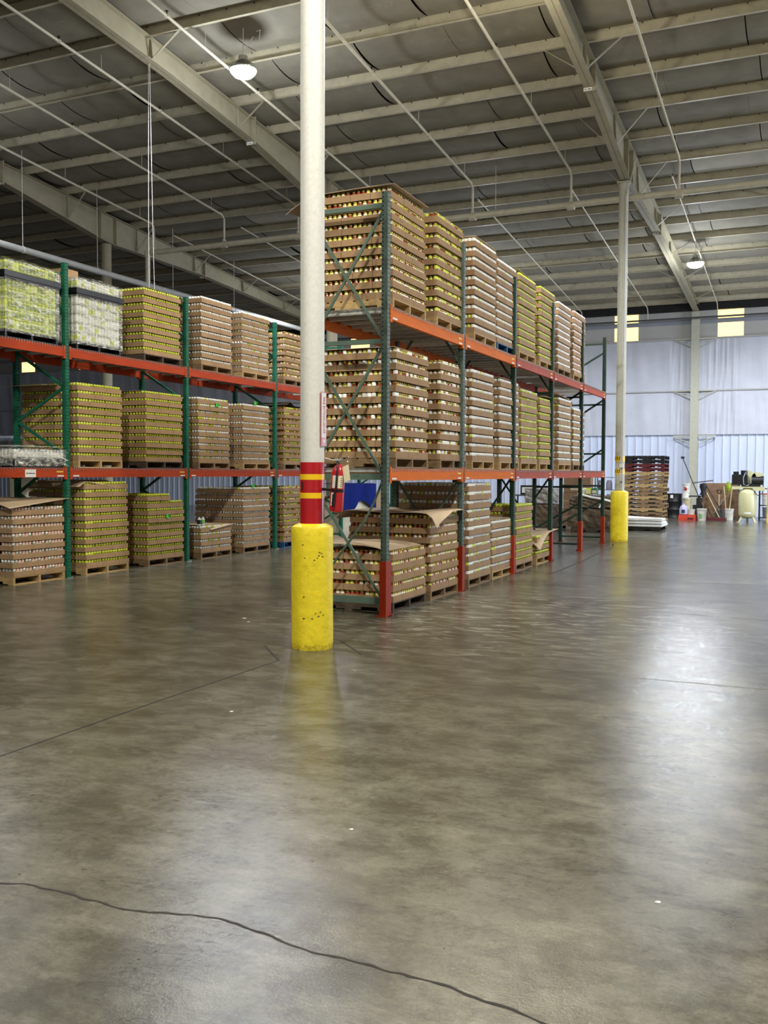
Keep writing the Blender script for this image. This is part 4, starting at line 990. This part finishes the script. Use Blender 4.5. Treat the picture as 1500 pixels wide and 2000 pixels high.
for i, (x, m) in enumerate(((-5.95, 'label'), (-5.77, 'lime'), (-5.6, 'dgreen'))):
    bb = MB(); bb.box(0, .15, -.2, 0, 0, .16); bb.box(.01, .14, -.201, -.2, .02, .1, 1); solid('carton', bb, [m, 'paper'], '%s small carton on the crumpled bundle' % ('white', 'yellow-green', 'dark green')[i], 'box', (x, 27.1, zz[-6]+.03))
bb = MB(); bb.tube([(-.6, 0, .16), (-.2, -.02, .06), (.1, -.03, .02), (.5, -.03, -.10)], .03, 8); bb.tube([(.15, -.03, .02), (.02, -.1, -.22)], .022, 8); solid('film_rope', bb, 'label', 'twisted white film rope across the crumpled bundle', 'plastic film', (-5.35, 26.72, zz[-6]-.13), smooth=True)
t = thing('storage_shelf', 'grey wire shelf with clear tubs behind the last rack frame', 'shelf', (-5.75, 31.0, 0))
for x in (-.55, .55):
    for y in (-.2, .2): bb = MB(); bb.tube([(x, y, 0), (x, y, 1.55)], .015, 6); part('shelf_post', bb, 'greydark', t)
for z in (.2, .65, 1.1, 1.5): bb = MB(); bb.box(-.56, .56, -.21, .21, z, z+.02); part('shelf_board', bb, 'silver', t)
for i in range(8):
    x = -.42+.28*(i % 4); z = (.67, 1.12)[i//4]; bb = MB(); bb.lathe([(.09, 0), (.1, .02), (.1, .22), (.07, .26), (.07, .3)], n=12)
    solid('plastic_tub', bb, ('bucket', 'silver', 'lav')[i % 3], '%s plastic tub, %s from left on the %s board of the wire shelf' % (('white', 'silvery', 'lavender')[i % 3], ordw(i % 4+1), ('middle', 'upper')[i//4]), 'tub', (-5.75+x, 31.0, z), smooth=True)
for i, (z, h_) in enumerate(((.0, .5), (.505, .52), (1.03, .48))):
    bb = MB(); bb.box(-.42, .42, -.3, .3, 0, h_); bb.box(-.42, .42, -.301, -.3, h_*.48, h_*.54, 1); bb.box(-.2, .1, -.302, -.3, h_*.15, h_*.3, 2)
    solid('cardboard_box', bb, ['ply', 'card', 'paper'], 'large brown carton, %s of the stack behind the last rack frame' % ('bottom', 'middle', 'top')[i], 'box', (-6.75, 30.4, z), .06*(i-1))
bb = MB()
bb.box(-.6, .6, -.3, .3, .9, .94); 
for x in (-.57, .57):
    for y in (-.27, .27): bb.box(x-.02, x+.02, y-.02, y+.02, 0, .9)
solid('work_table', bb, 'greydark', 'dark work table behind the centre rack, seen under its lower beam', 'table', (-8.2, 30.2, 0))
bb = MB(); bb.box(-.35, .2, -.2, .2, 0, .3); bb.box(-.3, .1, -.202, -.2, .06, .24, 1); solid('equipment_case', bb, ['black', 'label'], 'black case with white front on the dark work table', 'case', (-8.2, 30.2, .945))
# silver ducts stored at far left, beyond the left rack
for i, (z, r) in enumerate(((.95, .17), (1.32, .17))):
    bb = MB(); bb.tube([(-1.4, 0, r), (1.5, 0, r)], r, 18); 
    for k in range(8): bb.tube([(-1.3+k*.38, 0, r), (-1.27+k*.38, 0, r)], r+.01, 18)
    solid('duct_pipe', bb, 'silver', '%s silver duct on the stand at far left behind the rack' % ('lower', 'upper')[i], 'duct', (-15.3, 14.2, z+.68), smooth=True)
bb = MB()
for x in (-1.2, 1.2): bb.box(x-.05, x+.05, -.3, .3, 0, 1.55)
bb.box(-1.4, 1.4, -.3, .3, 1.55, 1.62); solid('duct_stand', bb, 'bag', 'pale stand carrying the silver ducts at far left', 'stand', (-15.3, 14.2, 0))

# ------------------------------------------------------------------ stack of pallets and boards
z = 0
for i in range(18):
    m = 'wood' if i % 3 == 1 else 'wood_old'
    if i in (14, 15): m = 'pal_red'
    if i > 15: m = 'pal_black'
    nm_ = {'wood': 'pale wooden', 'wood_old': 'weathered wooden', 'pal_red': 'maroon', 'pal_black': 'black plastic'}[m]
    pallet(-3.99+(random.random()-.5)*.06, 29.5+(random.random()-.5)*.05, z, m, '%s pallet, %s from the top of the stack by the far column' % (nm_, ordw(18-i))); z += .121
pallet(-3.84, 27.9, 0, 'pal_black', 'black plastic pallet under the white foam boards')
for i in range(3):
    bb = MB(); bb.grid(lambda u, v: (-1.05+1.1*u, 1.05*v, .07+.02*math.sin(u*3+i)*v), 8, 8, 0, .065); solid('foam_board', bb, 'label', 'white foam board, %s of the three by the far yellow bollard' % ('bottom', 'middle', 'top')[i], 'board', (-3.86, 27.88, .12+i*.085), .03*(i-1), None)

# ------------------------------------------------------------------ clutter along the back wall
def drum(x, y, lab, label=True):
    t = thing('steel_drum', lab, 'drum', (x, y, 0)); bb = MB()
    bb.lathe([(.285, 0), (.295, .015), (.285, .03), (.285, .30), (.295, .32), (.285, .34), (.285, .60), (.295, .62), (.285, .64), (.285, .88), (.297, .895), (.285, .905), (.27, .895)], n=28); part('drum_body', bb, 'pal_black', t, True)
    if label: bb = MB(); bb.grid(lambda u, v: (.288*math.cos(-2.0+.38*u), .288*math.sin(-2.0+.38*u), .74+.12*v), 5, 1); part('white_label', bb, 'label', t)
drum(-4.55, 36.6, 'black steel drum with a white label against the back wall'); drum(-5.25, 36.7, 'black steel drum half hidden behind the pallet stack', False)
def bucket(x, y, z, m, lab, inv=False, h=.36, r=.145, lid=None, mark=None):
    t = thing('plastic_bucket', lab, 'bucket', (x, y, z)); bb = MB()
    pr = [(r*.86, 0), (r*.97, h-.05), (r*1.06, h-.05), (r*1.06, h-.035), (r*.99, h-.03), (r*1.07, h-.02), (r*1.07, h), (r*.9, h), (r*.9, h-.01)]
    if inv: pr = [(a, h-z_) for a, z_ in reversed(pr)]
    bb.lathe(pr, n=20); part('bucket_body', bb, m, t, True)
    if lid: bb = MB(); bb.lathe([(r*1.1, h), (r*1.1, h+.03), (r*.9, h+.035)], n=20); part('lid', bb, lid, t, True)
    if mark: bb = MB(); bb.grid(lambda u, v: ((r*.96+.004)*math.cos(-2.1+.7*u), (r*.96+.004)*math.sin(-2.1+.7*u), h*.25+h*.4*v*(1-.4*u)), 5, 3); part('printed_mark', bb, mark, t)
    bb = MB(); bb.tube([(r*1.08*math.cos(a), -.02-.0*a+r*1.08*-abs(math.sin(a)), h-.08-.12*math.sin(a)) for a in [PI*k/8 for k in range(9)]], .004, 5); part('bail_handle', bb, 'galv', t)
bucket(-4.12, 36.4, 0, 'bucket_y', 'yellowed bucket at the bottom of the bucket stack'); bucket(-4.08, 36.4, .362, 'bucket_y', 'cream bucket second from the bottom of the stack')
bucket(-4.12, 36.4, .724, 'bucket', 'white bucket third in the stack', True, h=.22); bucket(-4.1, 36.4, .946, 'bucket', 'white bucket with red mark on top of the stack', mark='ext', h=.34)
bucket(-3.42, 35.0, 0, 'bucket', 'white bucket with a green print, right of the red toolbox', mark='lgreen', h=.42, r=.165)
bucket(-2.58, 35.9, .0, 'bucket', 'off-white bucket holding wooden sticks, left of the compressor', h=.40, r=.15)
t = thing('tool_box', 'flat orange-red toolbox on the floor by the white bucket', 'toolbox', (-3.88, 35.0, 0)); bb = MB(); bb.box(-.31, .27, -.2, .2, 0, .12); bb.box(-.30, .26, -.19, .19, .12, .2); part('box_shell', bb, 'orangered', t); bb = MB(); bb.box(.0, .2, -.205, -.2, .03, .1); part('dark_mark', bb, 'maroon', t)
bb = MB(); bb.lathe([(.13, 0), (.15, .02), (.15, .2), (.10, .3), (.035, .35), (.035, .38)], n=16); bb.grid(lambda u, v: (.152*math.cos(-2+.8*u), .152*math.sin(-2+.8*u), .05+.12*v), 4, 2, 1); solid('plastic_jug', bb, ['lav', 'ink'], 'lavender plastic jug on the orange-red toolbox', 'jug', (-4.03, 35.0, .203), smooth=True)
bb = MB(); bb.lathe([(.1, 0), (.115, .17), (.12, .19)], n=16); solid('plastic_tub', bb, 'bucket', 'small white tub on the orange-red toolbox', 'tub', (-3.76, 35.0, .203), smooth=True)
bb = MB(); bb.box(-.17, .17, -.17, .17, 0, .5); bb.box(-.05, .15, -.15, .15, .5, .75); bb.box(-.3, .17, -.2, .2, .80, .84); bb.box(-.02, .08, -.02, .08, .75, .8); solid('floor_machine', bb, 'black', 'black machine between the buckets and the brown crate', 'machine', (-3.7, 36.5, 0))
t = thing('plywood_crate', 'tall open brown plywood crate against the back wall holding tools', 'crate', (-2.95, 36.8, 0))
bb = MB(); bb.box(-.56, .62, .1, .13, 0, 1.3); part('back_panel', bb, 'ply', t)
bb = MB(); bb.box(-.6, -.56, -.35, .13, 0, 1.3); bb.box(-.62, -.54, -.38, -.35, 0, 1.3); part('side_panel', bb, 'ply', t)
bb = MB(); bb.box(.62, .66, -.35, .13, 0, 1.25); part('side_panel', bb, 'wood_dark', t)
bb = MB(); bb.box(-.6, .66, -.38, .1, 0, .05); part('base_panel', bb, 'wood_dark', t)
def tool(name, p, q, r, m, lab, head=None, hm='black'):
    t = thing(name, lab, 'tool', p); d = Vector(q)-Vector(p); bb = MB(); bb.tube([(0, 0, 0), d], r, 8); part('handle', bb, m, t)
    if head:
        bb = MB(); hx, hz, hh = head; e_ = d if hh > 0 else Vector((0, 0, 0)); h_ = abs(hh); bb.box(e_.x-hx, e_.x+hx, e_.y-.03, e_.y+.03, e_.z-hz, e_.z+h_); part('head', bb, hm, t)
tool('broom', (-3.35, 36.28, .05), (-4.27, 36.5, 2.22), .018, 'dkstick', 'long dark pole leaning left out of the brown crate', (.06, .03, .05))
tool('rod', (-3.92, 36.38, 1.30), (-3.18, 36.38, 1.40), .02, 'greydark', 'dark rod lying across the corner of the brown crate')
bb = MB(); bb.grid(lambda u, v: (.13*math.cos(2*PI*u)*(.8+.2*math.sin(v*7)), .11*math.sin(2*PI*u), .42-.42*v), 14, 6); solid('work_glove', bb, 'black', 'black cloth hanging on the crate corner', 'cloth', (-3.52, 36.35, .86), smooth=True)
tool('shovel', (-2.75, 36.4, .06), (-3.42, 36.5, 1.2), .02, 'dkstick', 'dark-handled shovel leaning left inside the crate', (.1, .0, -.28), 'greydark')
tool('rake', (-2.95, 36.35, .06), (-3.4, 36.45, .95), .02, 'stick', 'pale wooden handle leaning left inside the crate')
tool('rake', (-3.15, 36.4, .2), (-2.75, 36.6, .85), .016, 'silver', 'thin grey handle leaning right inside the crate')
t = thing('spade', 'short spade with a dark D-grip standing in the crate', 'tool', (-2.98, 36.5, .06)); bb = MB(); bb.tube([(0, 0, .25), (0, .02, .85)], .018, 8); part('handle', bb, 'stick', t); bb = MB(); bb.tube([(-.07, .02, 1.0), (-.06, .02, .9), (0, .02, .85), (.06, .02, .9), (.07, .02, 1.0), (-.07, .02, 1.0)], .02, 8); part('grip', bb, 'black', t); bb = MB(); bb.box(-.1, .1, -.01, .01, 0, .28); part('blade', bb, 'greydark', t)
tool('stick', (-2.6, 35.9, .06), (-2.5, 35.9, 1.15), .018, 'stick', 'right-leaning pale stick in the off-white bucket'); tool('stick', (-2.66, 35.95, .06), (-2.78, 35.95, 1.2), .018, 'stick', 'left-leaning pale stick in the off-white bucket')
bb = MB(); bb.lathe([(.02, .0), (.08, .1), (.1, .25), (.05, .4)], n=12); solid('mop_head', bb, 'green_glass', 'green-brown mop head standing above the sticks', 'mop', (-2.66, 36.45, .95), smooth=True)
bb = MB(); bb.box(-.45, .42, -.2, .2, 0, .1); solid('metal_tray', bb, 'maroon', 'low maroon metal tray on the floor before the crate', 'tray', (-3.05, 35.3, 0))
# compressor
t = thing('air_compressor', 'cream upright tank compressor with black pump and motor near the back wall', 'compressor', (-1.9, 34.5, 0))
bb = MB(); bb.lathe([(.05, .13), (.18, .15), (.265, .21), (.29, .28), (.29, .98), (.265, 1.06), (.18, 1.12), (.05, 1.14)], n=32); part('tank', bb, 'tankc', t, True)
bb = MB(); bb.grid(lambda u, v: (.292*math.cos(-1.85+.75*u), .292*math.sin(-1.85+.75*u), .30+.05*v), 6, 1); part('white_label', bb, 'label', t)
for a in (-2.5, -.6, 1.6):
    bb = MB(); ca, sa = math.cos(a), math.sin(a); bb.bar((.2*ca, .2*sa, .22), (.32*ca, .32*sa, .012), .07, .03); bb.box(.33*ca-.06, .33*ca+.04, .33*sa-.04, .33*sa+.04, 0, .015); part('leg', bb, 'tankc', t)
bb = MB(); bb.box(-.5, .55, -.2, .2, 1.17, 1.21); bb.box(-.5, -.2, -.21, -.2, 1.12, 1.22); bb.box(.2, .55, -.21, -.2, 1.08, 1.21); bb.box(-.15, .15, -.1, .1, 1.1, 1.17); part('platform', bb, 'tankc', t)
bb = MB(); bb.box(-.5, -.02, -.16, .14, 1.27, 1.62); 
for k in range(7): bb.box(-.52, .0, -.18, .16, 1.30+k*.045, 1.315+k*.045)
bb.tube([(-.38, 0, 1.6), (-.38, 0, 1.72)], .09, 12); bb.tube([(-.12, -.05, 1.6), (-.12, -.05, 1.76)], .11, 12); bb.box(-.2, .2, -.12, .12, 1.21, 1.32); part('pump', bb, 'pal_black', t, True)
bb = MB(); bb.tube([(.12, 0, 1.42), (.42, 0, 1.42)], .13, 16); bb.box(.15, .4, -.1, .1, 1.21, 1.3); bb.tube([(.40, 0, 1.42), (.5, 0, 1.42)], .15, 16); part('motor', bb, 'pal_black', t, True)
bb = MB(); bb.tube([(.0, .14, 1.5), (.0, .18, 1.5)], .26, 24); bb.tube([(.3, .14, 1.5), (.3, .18, 1.5)], .2, 24); part('belt_guard', bb, 'tankc', t, True)
bb = MB(); bb.tube([(-.08, -.18, 1.68), (-.14, -.2, 1.5), (-.12, -.2, 1.28), (.0, -.2, 1.24), (.1, -.18, 1.35), (.06, -.16, 1.55)], .012, 8); part('copper_line', bb, 'silver', t, True)
bb = MB(); bb.tube([(.2, -.15, 1.2), (.24, -.2, 1.0), (.34, -.22, .92), (.46, -.2, .98), (.5, -.18, 1.15), (.48, -.12, 1.35)], .014, 8); part('power_cord', bb, 'black', t, True)
# shelf at the right edge
t = thing('storage_shelf', 'black metal shelf at the right edge by the back wall', 'shelf', (-1.2, 36.7, 0))
for x in (-.42, .5):
    for y in (-.2, .2): bb = MB(); bb.box(x-.02, x+.02, y-.02, y+.02, 0, 1.15); part('shelf_post', bb, 'black', t)
for z in (.06, .5, 1.1): bb = MB(); bb.box(-.44, .52, -.22, .22, z, z+.03); part('shelf_board', bb, 'black', t)
bucket(-1.38, 36.65, .532, 'bucket', 'white bucket with a red lid on the black shelf', lid='ext', h=.38, r=.16); bucket(-1.38, 36.65, .092, 'silver', 'grey bucket on the lowest board of the black shelf', h=.36, r=.14)
bb = MB(); bb.box(0, .05, -.3, .3, 0, 1.25); solid('yellow_panel', bb, 'tape', 'upright yellow panel at the right edge of the picture', 'panel', (-1.29, 34.9, 0))

# small debris on the floor
for i, (x, y, w_) in enumerate(((-5.78, 9.1, .03), (-5.6, 8.9, .02), (-.5, 3.72, .012), (-3.6, 5.5, .015), (-1.9, 3.9, .01))):
    bb = MB(); bb.add([(-w_, -w_*.5, .001), (w_*.6, -w_*.7, .001), (w_, w_*.3, .004), (-w_*.2, w_*.6, .002)], [(0, 1, 2, 3)]); bb.add([(-w_, -w_*.5, .0), (w_*.6, -w_*.7, .0), (w_, w_*.3, .0), (-w_*.2, w_*.6, .0)], [(3, 2, 1, 0)])
    solid('paper_scrap', bb, 'label', 'tiny white scrap on the bare floor, %s' % ('left of the near bollard, larger', 'left of the near bollard, smaller', 'lower right of the picture', 'below the near bollard', 'centre foreground')[i], 'scrap', (x, y, .0005))
